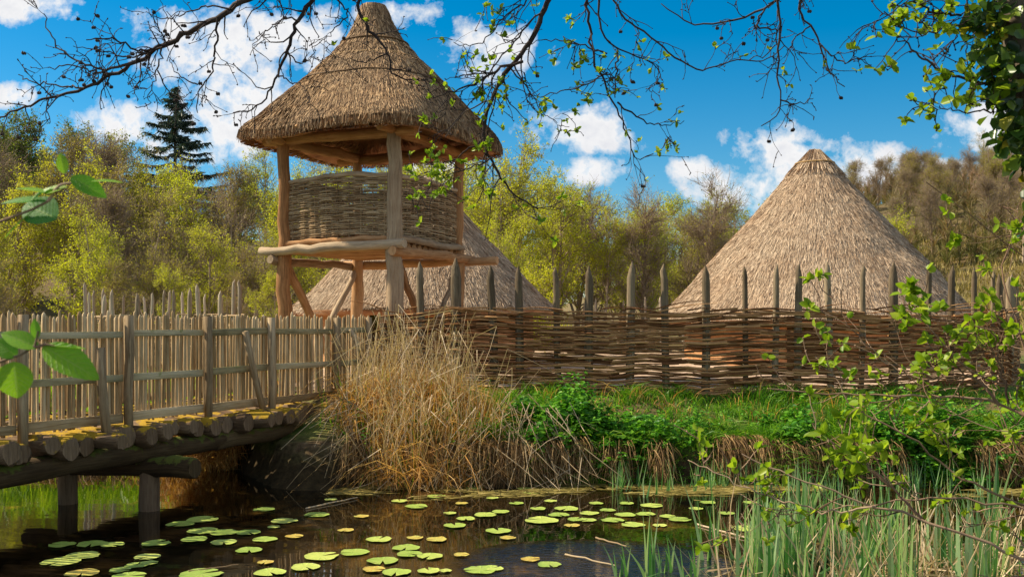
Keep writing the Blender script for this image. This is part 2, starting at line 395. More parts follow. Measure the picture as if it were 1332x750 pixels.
def water_mat():
    m, nt = nodes('pond_water'); ge = nt.nodes.new('ShaderNodeNewGeometry'); p = ge.outputs['Position']
    n1 = noise(nt, p, .55, 5, .6, .5); n2 = noise(nt, p, 4, 4, .6)
    c = ramp(nt, math_(nt, 'ADD', math_(nt, 'MULTIPLY', n1, .75), math_(nt, 'MULTIPLY', n2, .25)), [(.44, (.002, .002, .001)), (.57, (.022, .013, .004)), (.70, (.22, .11, .02))])
    # a wind-ruffled patch in front, calm elsewhere
    sp = nt.nodes.new('ShaderNodeSeparateXYZ'); nt.links.new(p, sp.inputs[0])
    dx = math_(nt, 'DIVIDE', math_(nt, 'SUBTRACT', sp.outputs[0], .70), 1.3); dy = math_(nt, 'DIVIDE', math_(nt, 'SUBTRACT', sp.outputs[1], 8.7), 1.0)
    rr = math_(nt, 'ADD', math_(nt, 'POWER', dx, 2), math_(nt, 'POWER', dy, 2))
    k = ramp(nt, rr, [(.2, (1, 1, 1)), (1.0, (0, 0, 0))])
    rip = noise(nt, scaled(nt, p, (9, 26, 1)), 1, 3, .5, .4)
    calm = noise(nt, scaled(nt, p, (1.2, 3.0, 1)), 1, 3, .5)
    h = math_(nt, 'ADD', math_(nt, 'MULTIPLY', math_(nt, 'MULTIPLY', rip, k), .9), math_(nt, 'MULTIPLY', calm, .05))
    b = nt.nodes.new('ShaderNodeBsdfPrincipled'); nt.links.new(c, b.inputs['Base Color']); b.inputs['Roughness'].default_value = .03
    b.inputs['IOR'].default_value = 2.1
    nt.links.new(bump(nt, h, 1.0, .05), b.inputs['Normal']); out(nt, b.outputs[0]); return m
M['water'] = water_mat()

# ---------------------------------------------------------------- world, sun, camera
SUN_D = np.array([-1.0, .22, 0]); SUN_D /= np.linalg.norm(SUN_D); EL = radians(44)
az = math.atan2(SUN_D[0], SUN_D[1])
w = bpy.data.worlds.new('World'); scn.world = w; w.use_nodes = True; nt = w.node_tree; nt.nodes.clear()
sky = nt.nodes.new('ShaderNodeTexSky'); sky.sky_type = 'NISHITA'; sky.sun_disc = False
sky.sun_elevation = EL; sky.sun_rotation = az; sky.ozone_density = 3.0; sky.air_density = 1.0; sky.dust_density = .3; sky.altitude = 300
hs = nt.nodes.new('ShaderNodeHueSaturation'); hs.inputs['Saturation'].default_value = 1.55; hs.inputs['Value'].default_value = .80
hs.inputs['Hue'].default_value = .49
nt.links.new(sky.outputs[0], hs.inputs['Color'])
tcw = nt.nodes.new('ShaderNodeTexCoord'); spw = nt.nodes.new('ShaderNodeSeparateXYZ'); nt.links.new(tcw.outputs['Generated'], spw.inputs[0])
ysafe = math_(nt, 'MAXIMUM', math_(nt, 'ABSOLUTE', spw.outputs[1]), .05)
uu = math_(nt, 'DIVIDE', spw.outputs[0], ysafe); vv = math_(nt, 'DIVIDE', spw.outputs[2], ysafe)
cmb = nt.nodes.new('ShaderNodeCombineXYZ'); nt.links.new(uu, cmb.inputs[0]); nt.links.new(vv, cmb.inputs[1])
nz = noise(nt, cmb.outputs[0], 17, 8, .60, .3)
nz2 = noise(nt, cmb.outputs[0], 55, 6, .62, .2)
CL = [(20, 8, 45, 26), (75, 8, 40, 22), (285, 60, 95, 70), (250, 30, 80, 28), (370, 45, 100, 46), (320, 120, 90, 55), (160, 162, 80, 34), (270, 170, 110, 52), (20, 125, 32, 18), (520, 20, 60, 20), (430, 90, 60, 40),
      (640, 65, 75, 42), (758, 168, 82, 36), (765, 222, 52, 20), (560, 222, 70, 26), (899, 219, 36, 20), (1030, 198, 82, 38), (960, 245, 75, 36), (1120, 215, 80, 30), (1010, 240, 110, 42),
      (1190, 225, 80, 18), (1285, 168, 78, 34), (1290, 150, 50, 20), (1260, 218, 60, 14)]
fld = None
for (cx, cy, a, b) in CL:
    e = math_(nt, 'SUBTRACT', 1.0, math_(nt, 'ADD', math_(nt, 'POWER', math_(nt, 'MULTIPLY', math_(nt, 'SUBTRACT', uu, (cx-666)/F), F/a), 2.0),
              math_(nt, 'POWER', math_(nt, 'MULTIPLY', math_(nt, 'SUBTRACT', vv, (HY-cy)/F), F/b), 2.0)))
    fld = e if fld is None else math_(nt, 'SMOOTH_MAX', fld, e, .3)
# unseen cloud cover added behind the camera and high overhead as fill light
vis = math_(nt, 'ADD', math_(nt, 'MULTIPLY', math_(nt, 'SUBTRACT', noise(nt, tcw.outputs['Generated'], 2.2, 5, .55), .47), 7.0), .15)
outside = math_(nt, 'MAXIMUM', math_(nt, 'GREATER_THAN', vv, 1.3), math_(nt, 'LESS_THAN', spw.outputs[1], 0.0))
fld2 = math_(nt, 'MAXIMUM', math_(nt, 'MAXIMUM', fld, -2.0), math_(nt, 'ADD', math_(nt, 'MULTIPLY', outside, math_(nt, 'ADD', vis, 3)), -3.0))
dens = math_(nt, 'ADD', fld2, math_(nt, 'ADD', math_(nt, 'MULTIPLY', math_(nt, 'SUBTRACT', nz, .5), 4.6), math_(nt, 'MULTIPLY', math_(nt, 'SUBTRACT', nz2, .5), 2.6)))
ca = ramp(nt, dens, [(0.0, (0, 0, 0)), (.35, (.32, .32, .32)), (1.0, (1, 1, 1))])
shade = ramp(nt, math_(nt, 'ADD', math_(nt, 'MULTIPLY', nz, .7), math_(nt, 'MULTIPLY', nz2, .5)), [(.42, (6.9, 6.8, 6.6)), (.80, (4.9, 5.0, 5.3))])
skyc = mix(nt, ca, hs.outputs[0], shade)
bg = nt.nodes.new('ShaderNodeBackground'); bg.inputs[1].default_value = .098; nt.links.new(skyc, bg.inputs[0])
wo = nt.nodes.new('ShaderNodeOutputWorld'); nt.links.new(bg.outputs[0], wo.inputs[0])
w.cycles.sampling_method = 'MANUAL'; w.cycles.sample_map_resolution = 512

sl = bpy.data.lights.new('sun', 'SUN'); sl.energy = 5.0; sl.angle = radians(.5); sl.color = (1, .87, .66)
so = bpy.data.objects.new('sun', sl); col.objects.link(so)
import mathutils
dvec = mathutils.Vector((SUN_D[0]*math.cos(EL), SUN_D[1]*math.cos(EL), math.sin(EL)))
so.rotation_euler = dvec.to_track_quat('Z', 'Y').to_euler(); so.location = dvec*50

cd = bpy.data.cameras.new('camera'); cam = bpy.data.objects.new('camera', cd); col.objects.link(cam); scn.camera = cam
cd.sensor_width = 36; cd.lens = 36*F/1332; cd.shift_y = (HY-375)/1332; cd.clip_end = 2000; cd.clip_start = .05
cam.location = (0, 0, H); cam.rotation_euler = (radians(90), 0, 0)
cd.dof.use_dof = True; cd.dof.focus_distance = 15; cd.dof.aperture_fstop = 11
scn.view_settings.view_transform = 'Standard'; scn.view_settings.look = 'None'; scn.view_settings.exposure = .68; scn.view_settings.gamma = 1
scn.view_settings.use_curve_mapping = False
scn.cycles.max_bounces = 6; scn.cycles.diffuse_bounces = 3; scn.cycles.glossy_bounces = 3; scn.cycles.transmission_bounces = 4; scn.cycles.transparent_max_bounces = 4

# ---------------------------------------------------------------- terrain
def far_line(X):   # waterline of the far bank
    X = np.asarray(X, float)
    return 12.85+1.75*sstep(-2.9, -4.3, X)-.35*sstep(-3.3, -2.6, X)*sstep(-1.6, -2.4, X)+.10*fbm(X*1.3, X*0+4)
def near_line(X):
    X = np.asarray(X, float)
    return 6.3+1.7*sstep(2.2, 4.6, X)+.5*sstep(4.4, 6.5, X)+.15*fbm(X*1.1, X*0+9)
def height(X, Y):
    sf = Y-far_line(X); sn = near_line(X)-Y
    lo = sstep(-6.0, -4.0, X)*.45+.55
    hf = np.where(sf < 0, np.maximum(-.02+sf*.20, -.9), .52*sstep(0, .38, sf)*lo+.50*sstep(.3, 2.2, sf)*(lo*.4+.6))
    hn = np.where(sn < 0, -.9, .42*sstep(0, 1.6, sn)-.02)
    h = np.where(sn > -.0, hn, np.where(sf > -6, hf, -.9))
    h = np.where((sn < 0) & (sn > -1.0) & (sf < 0), np.maximum(hf, -.02+sn*.5), h)
    hill = 7.5*sstep(36, 80, Y)*sstep(4, -30, X)+2.0*sstep(45, 95, Y)
    hr = (12.6+np.clip((X-40)*.16, -10, 8))*sstep(44, 125, Y)*sstep(6, 42, X)
    return h+hill+hr+np.where(Y > 17, .12*fbm(X*.3, Y*.3), 0)+.03*fbm(X*2, Y*2)*sstep(.1, .6, h)
ys = np.concatenate([np.arange(-30, 5, 1.2), np.arange(5, 15.6, .11), np.arange(15.6, 40, .7), np.arange(40, 150, 2.5), np.arange(150, 620, 25)])
xs = np.concatenate([np.arange(-420, -60, 24), np.arange(-60, -10, 1.6), np.arange(-10, 9.5, .16), np.arange(9.5, 90, 1.6), np.arange(90, 460, 24)])
XX, YY = np.meshgrid(xs, ys); ZZ = height(XX, YY)
mb = MB(); ny, nx = XX.shape
ii = (np.arange(ny-1)[:, None]*nx+np.arange(nx-1)[None]).ravel()
mb.add(np.stack([XX, YY, ZZ], -1), q=np.stack([ii, ii+1, ii+nx+1, ii+nx], -1))
tag(mb.build('ground', M['ground']), kind='structure')
mb = MB(); mb.add([(-60, 3, 0), (40, 3, 0), (40, 17, 0), (-60, 17, 0)], q=[(0, 1, 2, 3)])
tag(mb.build('pond_water', M['water']), kind='structure')
# trodden ground of the enclosure
ring = [(-2.3, 15.9), (0, 15.4), (3, 15.2), (6, 15.6), (8.2, 16.8), (9.8, 19), (11.3, 23), (10.5, 30), (6, 35), (0, 36), (-6, 34), (-9.3, 27), (-9.3, 21.9), (-7, 20.7), (-5.0, 19.0), (-4.4, 16.6), (-3.8, 15.6)]
mb = MB(); rp = smooth_path(ring+[ring[0]], 120)[:-1] if False else smooth_path([(x, y, 0) for x, y in ring+[ring[0]]], 120)[:-1]
K = 8; cen = np.array([1.0, 25.0, 0]); V = []
for k in range(K+1):
    q = cen+(rp-cen)*(k/K); q[:, 2] = height(q[:, 0], q[:, 1])+.03; V.append(q)
V = np.array(V); n_ = len(rp); i0 = (np.arange(K)[:, None]*n_+np.arange(n_)[None]); i1 = (np.arange(K)[:, None]*n_+(np.arange(n_)[None]+1) % n_)
mb.add(V, q=np.stack([i0, i1, i1+n_, i0+n_], -1)); tag(mb.build('trodden_earth', M['sand']), kind='structure')

# ---------------------------------------------------------------- wattle weaving
def weave(mb, path, stake_s, z0, z1, rows, rad, amp, lo=1.2, hi=2.8, skip=.04, zj=.012, sides=6, ds=.12, gapy=None):
    path = np.asarray(path, float)
    d = np.r_[0, np.cumsum(np.linalg.norm(np.diff(path, axis=0), axis=1))]; L = d[-1]
    tan = np.gradient(path, d, axis=0); nor = np.stack([tan[:, 1], -tan[:, 0]], 1); nor /= np.linalg.norm(nor, axis=1, keepdims=True)
    si = np.arange(len(stake_s)); groups = {}
    for row in range(rows):
        s = -U(0, 1.0)
        while s < L:
            ln = U(lo, hi); a, b = max(s, 0), min(s+ln, L); s += ln*U(.82, 1.0)
            if b-a < .15 or rng.random() < skip: continue
            n = max(3, int((b-a)/ds)+1); ss = np.linspace(a, b, n)
            x = np.interp(ss, d, path[:, 0]); y = np.interp(ss, d, path[:, 1]); nx_ = np.interp(ss, d, nor[:, 0]); ny_ = np.interp(ss, d, nor[:, 1])
            idx = np.interp(ss, stake_s, si, left=-.5, right=len(si)-.5)
            off = amp*np.cos(pi*(idx+row))*U(.7, 1.2)+rng.normal(0, rad*.35, n)
            za, zb = z0(ss), z1(ss)
            f = (row+.5)/rows
            z = za+(zb-za)*f+zj*1.6*fbm(ss*1.3+row*3.7, ss*0+row*1.1, 2)+U(-zj, zj)
            r0 = rad*U(.6, 1.25); fl = rng.random() < .5
            rr = r0*np.linspace(1.15, .6, n) if fl else r0*np.linspace(.6, 1.15, n)
            tubes(mb, np.stack([x+nx_*off, y+ny_*off, z], 1), rr[None], sides, cap=n < 400)
def stake(mb, x, y, z0, z1, w, lean=(0, 0), r=None):
    zs = [z0, z0+(z1-z0)*.5, z1-w*1.9, z1-w*.9, z1]
    rr = [w*.5, w*.5*U(.95, 1.08), w*.5*U(.9, 1.0), w*.36, w*.05]
    p = np.array([[x+lean[0]*(z-z0)/(z1-z0)+rng.normal(0, .008), y+lean[1]*(z-z0)/(z1-z0), z] for z in zs])
    tubes(mb, p, np.array(rr)[None], 8, r=r, cap=True, rough=.06)

# ---- the long front wattle fence
ff = [(-2.12, 15.75), (-.5, 15.35), (1.5, 15.05), (3.5, 14.95), (5.5, 15.05), (7.0, 15.6), (8.3, 16.8), (9.6, 19), (10.6, 21.5)]
fp = smooth_path([(x, y, 0) for x, y in ff], 90)[:, :2]
fd = np.r_[0, np.cumsum(np.linalg.norm(np.diff(fp, axis=0), axis=1))]
fpx = 666+fp[:, 0]/fp[:, 1]*F
stakes_px = [(500, 398, 12), (548, 340, 13), (592, 335, 19), (643, 345, 14), (678, 346, 14), (727, 347, 12), (767, 346, 12), (818, 340, 16), (868, 343, 12), (918, 345, 14), (970, 346, 11), (1007, 343, 12), (1037, 343, 13), (1081, 340, 13), (1120, 343, 11), (1163, 340, 15), (1205, 347, 10), (1235, 345, 11), (1268, 347, 10), (1290, 352, 9), (1303, 355, 9)]
fence = thing('wattle_fence', (fp[30][0], fp[30][1], 1.0), 'long brown wattle fence with pointed stakes on the grassy bank before the huts', 'fence')
ss_ = []
for px, py, wpx in stakes_px:
    i = np.interp(px, fpx[:75], np.arange(75)); s = np.interp(i, np.arange(90), fd); ss_.append(s)
    x, y = np.interp(s, fd, fp[:, 0]), np.interp(s, fd, fp[:, 1])
    mb = MB(); stake(mb, x, y, .75, H-(py-HY)/F*y, wpx/F*y*.80*U(.85, 1.15), (U(-.06, .06), U(-.02, .02))); part(mb, 'stake', M['stake'], fence)
s = ss_[-1]+.5
while s < fd[-1]:
    x, y = np.interp(s, fd, fp[:, 0]), np.interp(s, fd, fp[:, 1]); ss_.append(s)
    mb = MB(); stake(mb, x, y, .75, H+.8+U(-.06, .06), .13, (U(-.03, .03), 0)); part(mb, 'stake', M['stake'], fence); s += U(.45, .6)
mb = MB()
hgt = lambda s: height(np.interp(s, fd, fp[:, 0]), np.interp(s, fd, fp[:, 1]))
weave(mb, fp, np.array(ss_), lambda s: hgt(s)-.03, lambda s: 2.27+.06*fbm(s*.5, s*0)+.0*s, 76, .0165, .07, skip=.05, zj=.018)
for _ in range(40):     # loose ends that stick out of the weave
    s = U(0, fd[-1]*.8); x, y = np.interp(s, fd, fp[:, 0]), np.interp(s, fd, fp[:, 1])
    z = 2.28+U(-.1, .04); a = np.array([x, y-.08, z]); b = a+np.array([U(.4, .9)*rng.choice([-1, 1]), U(-.12, .02), U(-.03, .14)])
    tubes(mb, smooth_path([a, (a+b)/2+[0, 0, .03], b], 6), np.linspace(.013, .004, 6)[None], 5)
part(mb, 'woven_rods', M['wattle'], fence)

# ---- far fences of the enclosure
def far_fence(pts, label, step, ztop, zw, rows, name='wattle_fence', thick=.08, n=60, grp=None):
    p = smooth_path([(x, y, 0) for x, y in pts], n)[:, :2]
    d = np.r_[0, np.cumsum(np.linalg.norm(np.diff(p, axis=0), axis=1))]
    t = thing(name, (p[0][0], p[0][1], 1.0), label, 'fence', grp); s = .1; S = []
    while s < d[-1]:
        x, y = np.interp(s, d, p[:, 0]), np.interp(s, d, p[:, 1]); S.append(s)
        mb = MB(); stake(mb, x, y, .8, ztop+U(-.22, .12), thick*U(.7, 1.35), (U(-.14, .14), 0)); part(mb, 'stake', M['stake_pale'], t); s += step*U(.6, 1.4)
    mb = MB(); weave(mb, p, np.array(S), lambda s: 1.0+0*s, lambda s: zw+0*s, rows, .02, .06, skip=.25, sides=4, ds=.3, zj=.03)
    part(mb, 'woven_rods', M['wattle_grey'], t)
M['stake_pale'] = wood_mat('pale_stake', (.12, .09, .06), (.31, .24, .17), (.52, .43, .32))
far_fence([(-9.6, 22.5), (-9.0, 21.5), (-7, 20.5), (-5.4, 19.4), (-5.0, 18.6)], 'wattle fence with pale leaning stakes behind the picket fence, left of the tower', .46, 2.90, 2.28, 26)
far_fence([(10.4, 29), (8, 34), (4.5, 36.5), (0, 37), (-5, 35.5), (-9, 31), (-10.2, 27), (-9.7, 22.6)], 'far wattle fence with pale stakes seen between the two huts', .75, 2.95, 2.25, 16, n=90)

# ---------------------------------------------------------------- bridge and picket fences
A = np.array([-5.0, 9.7]); B = np.array([-2.6, 15.0]); dB = (B-A)/np.linalg.norm(B-A); nB = np.array([dB[1], -dB[0]])
LB = np.linalg.norm(B-A)
def bp(s, o, z): q = A+dB*s+nB*o; return np.array([q[0], q[1], z])
bridge = thing('log_footbridge', bp(2, -1, 0), 'mossy log footbridge on round piles over the pond', 'bridge')
s = -2.4; k = 0
braces_s = []
long_logs = {}
while s < LB+.25:
    r = U(.088, .128); o1 = .29+U(-.08, .09)
    c = P(*{0: (0, 0)}.get(99, (0, 0)), 1) if False else None
    pxs = 666+bp(s, .4, 0)[0]/bp(s, .4, 0)[1]*F
    if abs(pxs-150) < 12 or abs(pxs-345) < 8: o1 = .55
    mb = MB(); log(mb, bp(s, -2.05+U(-.08, .08), .965-r), bp(s+U(-.05, .05), o1, .965-r+U(-.02, .02)), r, r*U(.9, 1.05), 8, 14, .016, .075)
    part(mb, 'deck_log', M['mosslog'], bridge); s += r*2*U(.98, 1.08); k += 1
for o, nm in ((.12, 0), (-1.75, 1)):
    mb = MB(); log(mb, bp(-3.0, o, .64), bp(LB*.52, o+.02, .66), .125, .115, 12, 14, .012, .04); part(mb, 'side_beam', M['beam'], bridge)
    mb = MB(); log(mb, bp(LB*.5, o, .65), bp(LB+.9, o+.05, .64), .125, .11, 12, 14, .012, .04); part(mb, 'side_beam', M['beam'], bridge)
p2 = np.array([PX(195, 11.2), 11.2]); p1 = np.array([PX(88, 11.62), 11.62]); dv = (p2-p1)/np.linalg.norm(p2-p1)
mb = MB(); a = p1-dv*.6; b = p2+dv*.62; log(mb, (a[0], a[1], .44), (b[0], b[1], .50), .12, .115, 9, 14, .01, .04); part(mb, 'cross_beam', M['beam'], bridge)
for q in (p1, p2):
    mb = MB(); log(mb, (q[0], q[1], -.9), (q[0]+U(-.01, .01), q[1], .44), .115, .11, 8, 14, .006, .03); part(mb, 'pile', M['pile'], bridge)
q = A-dB*2.6
for o in (-.1, -1.4):
    mb = MB(); p = bp(-2.7, o, 0); log(mb, (p[0], p[1], -.9), (p[0], p[1], .55), .12, .11, 6, 12); part(mb, 'pile', M['pile'], bridge)

def picket_fence(off, s0, s1, label, front=True, posts=(), nlim=100, ztop=2.2):
    t = thing('picket_fence', bp((s0+s1)/2, off, .95), label, 'fence')
    sgn = 1 if front else -1
    s = s0; n = 0; extra = MB()
    while s < s1:
        wd = U(.028, .054); base = bp(s, off-sgn*.02+U(-.012, .012), .985+U(-.01, .03)); top = bp(s+rng.normal(0, .012), off-sgn*.02+U(-.01, .012), ztop+rng.normal(0, .022))
        m_ = MB() if n < nlim else extra
        mid = (base+top)/2+[U(-.008, .008), U(-.008, .008), 0]
        pth = np.array([base, mid, top-[0, 0, wd*1.0], top-[0, 0, wd*.4], top])
        tubes(m_, pth, np.array([[wd*.5, wd*.5*U(.9, 1.1), wd*.48, wd*.36, wd*.1]]), 6, cap=True, rough=.05)
        if n < nlim: part(m_, 'picket', M['picket'], t)
        s += wd+U(.006, .036); n += 1
    if extra.n: o = part(extra, 'picket', M['picket'], t); o['kind'] = 'stuff'
    for i, sp_ in enumerate(posts):
        mb = MB(); w_ = U(.085, .10); hull_box(mb, bp(sp_, off+sgn*.085, .90), bp(sp_+U(-.02, .02), off+sgn*.085, ztop+U(-.05, .0)), w_, w_*.9, up=(nB[0], nB[1], 0), n=4, wob=.006, bev=.2)
        part(mb, 'post', M['post'], t)
        if i+1 < len(posts):
            for zr, hr in ((1.055, .10), (1.50, .078), (1.985, .078)):
                mb = MB(); hull_box(mb, bp(sp_+.055, off+sgn*.045, zr+U(-.012, .012)), bp(posts[i+1]-.055, off+sgn*.045, zr+U(-.012, .012)), .035, hr*U(.9, 1.1), n=3, wob=.003)
                part(mb, 'rail', M['rail'] if zr > 1.2 else M['picket'], t)
    return t
def s_of(px):   # arc length on the near fence at a picture column
    t = (px-666)/F; return (A[0]-t*A[1])/(t*dB[1]-dB[0])
posts = [s_of(22)-1.35, s_of(22), s_of(160), s_of(264), s_of(347), s_of(433), s_of(433)+.85]
nf = picket_fence(0, -1.4, LB+.93, 'weathered picket fence along the near side of the log footbridge', True, posts, 100)
for (pt, pb, w_) in (((118, 452), (139, 566), .105), ((308, 431), (343, 535), .085)):
    s = s_of(pt[0]); a = bp(s, .14, H-(pt[1]-HY)/F*bp(s, .14, 0)[1])
    Yb = bp(s_of(pb[0])-.1, .42, 0)[1]; b = P(pb[0], pb[1], Yb)
    mb = MB(); hull_box(mb, a, b, w_, .07, up=(nB[0], nB[1], 0), n=4, wob=.008, bev=.25); part(mb, 'brace', M['post'], nf)
s7 = s_of(440)
mb = MB(); hull_box(mb, bp(s7+.15, .12, 2.0), bp(s7+.55, .14, 1.45), .07, .05, up=(nB[0], nB[1], 0), n=3); part(mb, 'brace', M['post'], nf)
picket_fence(-1.95, -.6, LB+2.2, 'picket fence along the far side of the log footbridge, seen through the near one', False, [-.5, .9, 2.3, 3.7, 5.1, 6.5, 7.9], 100, 2.17)

# ---------------------------------------------------------------- thatched roofs
def thatch(mb, cen, prof, shape, nth, strands, slen, swid, lift=.02, t_lo=0.0, apex_off=(0, 0), rg=(0, 1)):
    """prof: list of (radius, z) from apex to eave; shape(theta, f) multiplies radius"""
    prof = np.array(prof, float); d = np.r_[0, np.cumsum(np.linalg.norm(np.diff(prof, axis=0), axis=1))]; d /= d[-1]
    m = 26; tt = np.linspace(0, 1, m)
    from_r = lambda t: np.interp(t, d, prof[:, 0]); from_z = lambda t: np.interp(t, d, prof[:, 1])
    z0 = prof[0, 1]; z1 = prof[-1, 1]
    def pos(th, t, out=0):
        r = from_r(t)*shape(th, t)+out; z = from_z(t)+.04*fbm(th*2.1+3, t*5, 2)*t
        r = r*(1+.018*fbm(th*3+1, t*7, 2))
        k = np.clip((z-z1)/(z0-z1), 0, 1)**2
        return np.stack([cen[0]+r*np.cos(th)+apex_off[0]*k, cen[1]+r*np.sin(th)+apex_off[1]*k, z+out*.35], -1)
    th = np.linspace(0, 2*pi, nth, endpoint=False); TH, TT = np.meshgrid(th, tt)
    v = pos(TH, TT); i = np.arange(m-1)[:, None]*nth+np.arange(nth)[None]; j = np.arange(m-1)[:, None]*nth+(np.arange(nth)[None]+1) % nth
    mb.add(v, q=np.stack([i, i+nth, j+nth, j], -1), r=.25+.2*rng.random(v.shape[:2]).ravel())
    top = pos(th, np.zeros(nth)); mb.add(np.concatenate([top, [top.mean(0)+[0, 0, .03]]]), t=[(k, (k+1) % nth, nth) for k in range(nth)], r=.4)
    # straws laid down the slope
    t = np.sqrt(rng.uniform(t_lo**2, 1, strands)) if True else 0
    th = rng.uniform(0, 2*pi, strands); tot = np.linalg.norm(np.diff(prof, axis=0), axis=1).sum()
    L = rng.uniform(slen*.6, slen*1.3, strands)/tot
    a = pos(th, np.maximum(t-L*.5, 0), rng.uniform(-.01, .01, strands)); dth = rng.normal(0, .05, strands)/np.maximum(from_r(t), .3)*slen*3
    t2 = np.minimum(t+L*.5, 1.0)
    b = pos(th+dth, t2, rng.uniform(.3, 1.2, strands)*lift)
    ov = (t+L*.5 > 1)
    b[ov] += np.array([0, 0, -1])*((t+L*.5-1)[ov]*tot*.5)[:, None]
    n = norm(np.stack([np.cos(th), np.sin(th), np.full(strands, .8)], -1)); side = norm(np.cross(norm(b-a), n+rng.normal(0, .35, (strands, 3))))
    blades(mb, a, b, rng.uniform(.6, 1.3, strands)*swid, segs=1, minw=.55, side=side)
    return pos

# ---- tower
cT = np.array([-2.53, 18.55]); cF = np.array([-2.02, 17.0]); cL = np.array([-4.11, 18.0]); cR = np.array([-1.02, 19.09]); cB = np.array([-3.11, 20.09])
tower = thing('watchtower', (cT[0], cT[1], 1.0), 'square wooden watchtower on four thick posts with a pointed thatched roof', 'tower')
gz = 0.95
def v3(p, z): return np.array([p[0], p[1], z])
PW = {'F': (cF, .145, M['tower_grey']), 'L': (cL, .128, M['tower_wood']), 'R': (cR, .115, M['tower_wood']), 'B': (cB, .12, M['tower_wood'])}
for k_, (c, r, mt) in PW.items():
    mb = MB(); log(mb, v3(c, gz-.1), v3(c+(.02 if k_ == 'F' else -.01), 5.45), r*1.12, r*.80, 16, 14, .016, .035); part(mb, 'post', mt, tower)
fz = 3.33
dFL = (cL-cF)/np.linalg.norm(cL-cF); dFR = (cR-cF)/np.linalg.norm(cR-cF)
def beam(a, b, ra, rb, mt, name='floor_beam', **kw):
    mb = MB(); log(mb, a, b, ra, rb, 12, 12, .014, .04, **kw); return part(mb, name, mt, tower)
o = -dFR*.17
beam(v3(cF-dFL*.32+o, fz+.10), v3(cL+dFL*.42+o, fz+.06), .085, .08, M['tower_grey'])                 # front-left, protruding both ends
beam(v3(cB-dFL*-.45-o*.9, fz-.06), v3(cR-dFL*.75-o*.9, fz-.05), .09, .085, M['tower_wood'])           # back-right side
beam(v3(cF-dFR*.25+dFL*-.13, fz-.02), v3(cR+dFR*.35+dFL*-.13, fz-.02), .085, .085, M['tower_wood'])
beam(v3(cL-dFR*.25+dFL*.13, fz-.10), v3(cB+dFR*.3+dFL*.13, fz-.10), .085, .08, M['tower_grey'])
beam(v3(cF-dFL*.05-dFR*.02, fz+.22), v3(cL+dFL*.08-dFR*.02, fz+.20), .05, .06, M['tower_wood'], 'floor_edge')
beam(v3(cF-dFR*.05-dFL*.06, fz+.20), v3(cR+dFR*.05-dFL*.06, fz+.18), .06, .06, M['tower_grey'], 'floor_edge')
for k in range(12):    # floor poles
    f = (k+.5)/12; a = cF*(1-f)+cR*f; b = cL*(1-f)+cB*f
    mb = MB(); log(mb, v3(a, fz+.09), v3(b, fz+.09), .085, .085, 4, 8, .01); part(mb, 'floor_pole', M['tower_wood'], tower)
def onseg(a, b, f): return a*(1-f)+b*f
beam(v3(cL+.05, 3.12), v3(onseg(cL, cB, .72), gz), .075, .085, M['tower_wood'], 'brace')
beam(v3(cB-.03, 3.15), v3(onseg(cB, cL, .80), gz), .055, .07, M['tower_grey'], 'brace')
beam(v3(cF+.06, 3.15), v3(onseg(cF, cR, .75), gz), .06, .075, M['tower_wood'], 'brace')
beam(v3(cR-.03, 3.10), v3(onseg(cR, cF, .75), gz), .05, .065, M['tower_grey'], 'brace')
# woven railings
for (a, b, seed, z0_, z1_) in ((cF, cL, 0, 3.60, 4.63), (cF, cR, 1, 3.56, 4.62), (cL, cB, 2, 3.6, 4.62), (cB, cR, 3, 3.6, 4.62)):
    d_ = (b-a)/np.linalg.norm(b-a); a2 = a+d_*.10; b2 = b-d_*.10
    pth = np.array([onseg(a2, b2, f) for f in np.linspace(0, 1, 12)]); Lp = np.linalg.norm(b2-a2)
    sts = np.linspace(.08, Lp-.08, 9)
    mb = MB(); weave(mb, pth, sts, lambda s: z0_+.02*np.sin(s*2), lambda s: z1_-.02+.05*np.sin(s/Lp*pi), 56, .0145, .03, .8, 2.1, skip=.01, zj=.006, ds=.07)
    pn = part(mb, 'woven_railing', M['wattle_grey'], tower)
    mb = MB()
    for s in sts:
        q = a2+d_*s; tubes(mb, np.array([v3(q, z0_-.08), v3(q, z1_)]), np.array([[.017, .014]]), 6, cap=True)
    mb.build('stave', M['wattle_grey'], pn, origin=wloc(pn))
    mb = MB(); log(mb, v3(a2, z1_+.0), v3(b2, z1_+.0), .046, .04, 9, 9, .012, mids=[v3((a2+b2)/2, z1_+.05)]); part(mb, 'top_rail', M['tower_grey'], tower)
# wall plates, rafters
for a, b in ((cF, cL), (cL, cB), (cB, cR), (cR, cF)):
    d_ = (b-a)/np.linalg.norm(b-a); beam(v3(a-d_*.45, 5.36), v3(b+d_*.45, 5.40), .10, .095, M['tower_wood'], 'wall_plate')
apT = np.array([cT[0]-.03, cT[1], 7.35])
for k in range(20):
    a = k/20*2*pi; e = np.array([cT[0]+1.95*math.cos(a), cT[1]+1.95*math.sin(a), 5.42])
    mb = MB(); log(mb, e, apT+[.1*math.cos(a), .1*math.sin(a), 0], .045, .03, 6, 7, .01); part(mb, 'rafter', M['tower_wood'], tower)
angT = math.atan2(dFL[1], dFL[0])
def sq(th, t):     # rounded square turned like the tower near the eave, round at the top
    a = th-angT; p = 2+4.5*sstep(.25, 1, t)
    s = (np.abs(np.cos(a))**p+np.abs(np.sin(a))**p)**(-1/p)
    k = sstep(.3, 1, t); return (1-k)+k*s
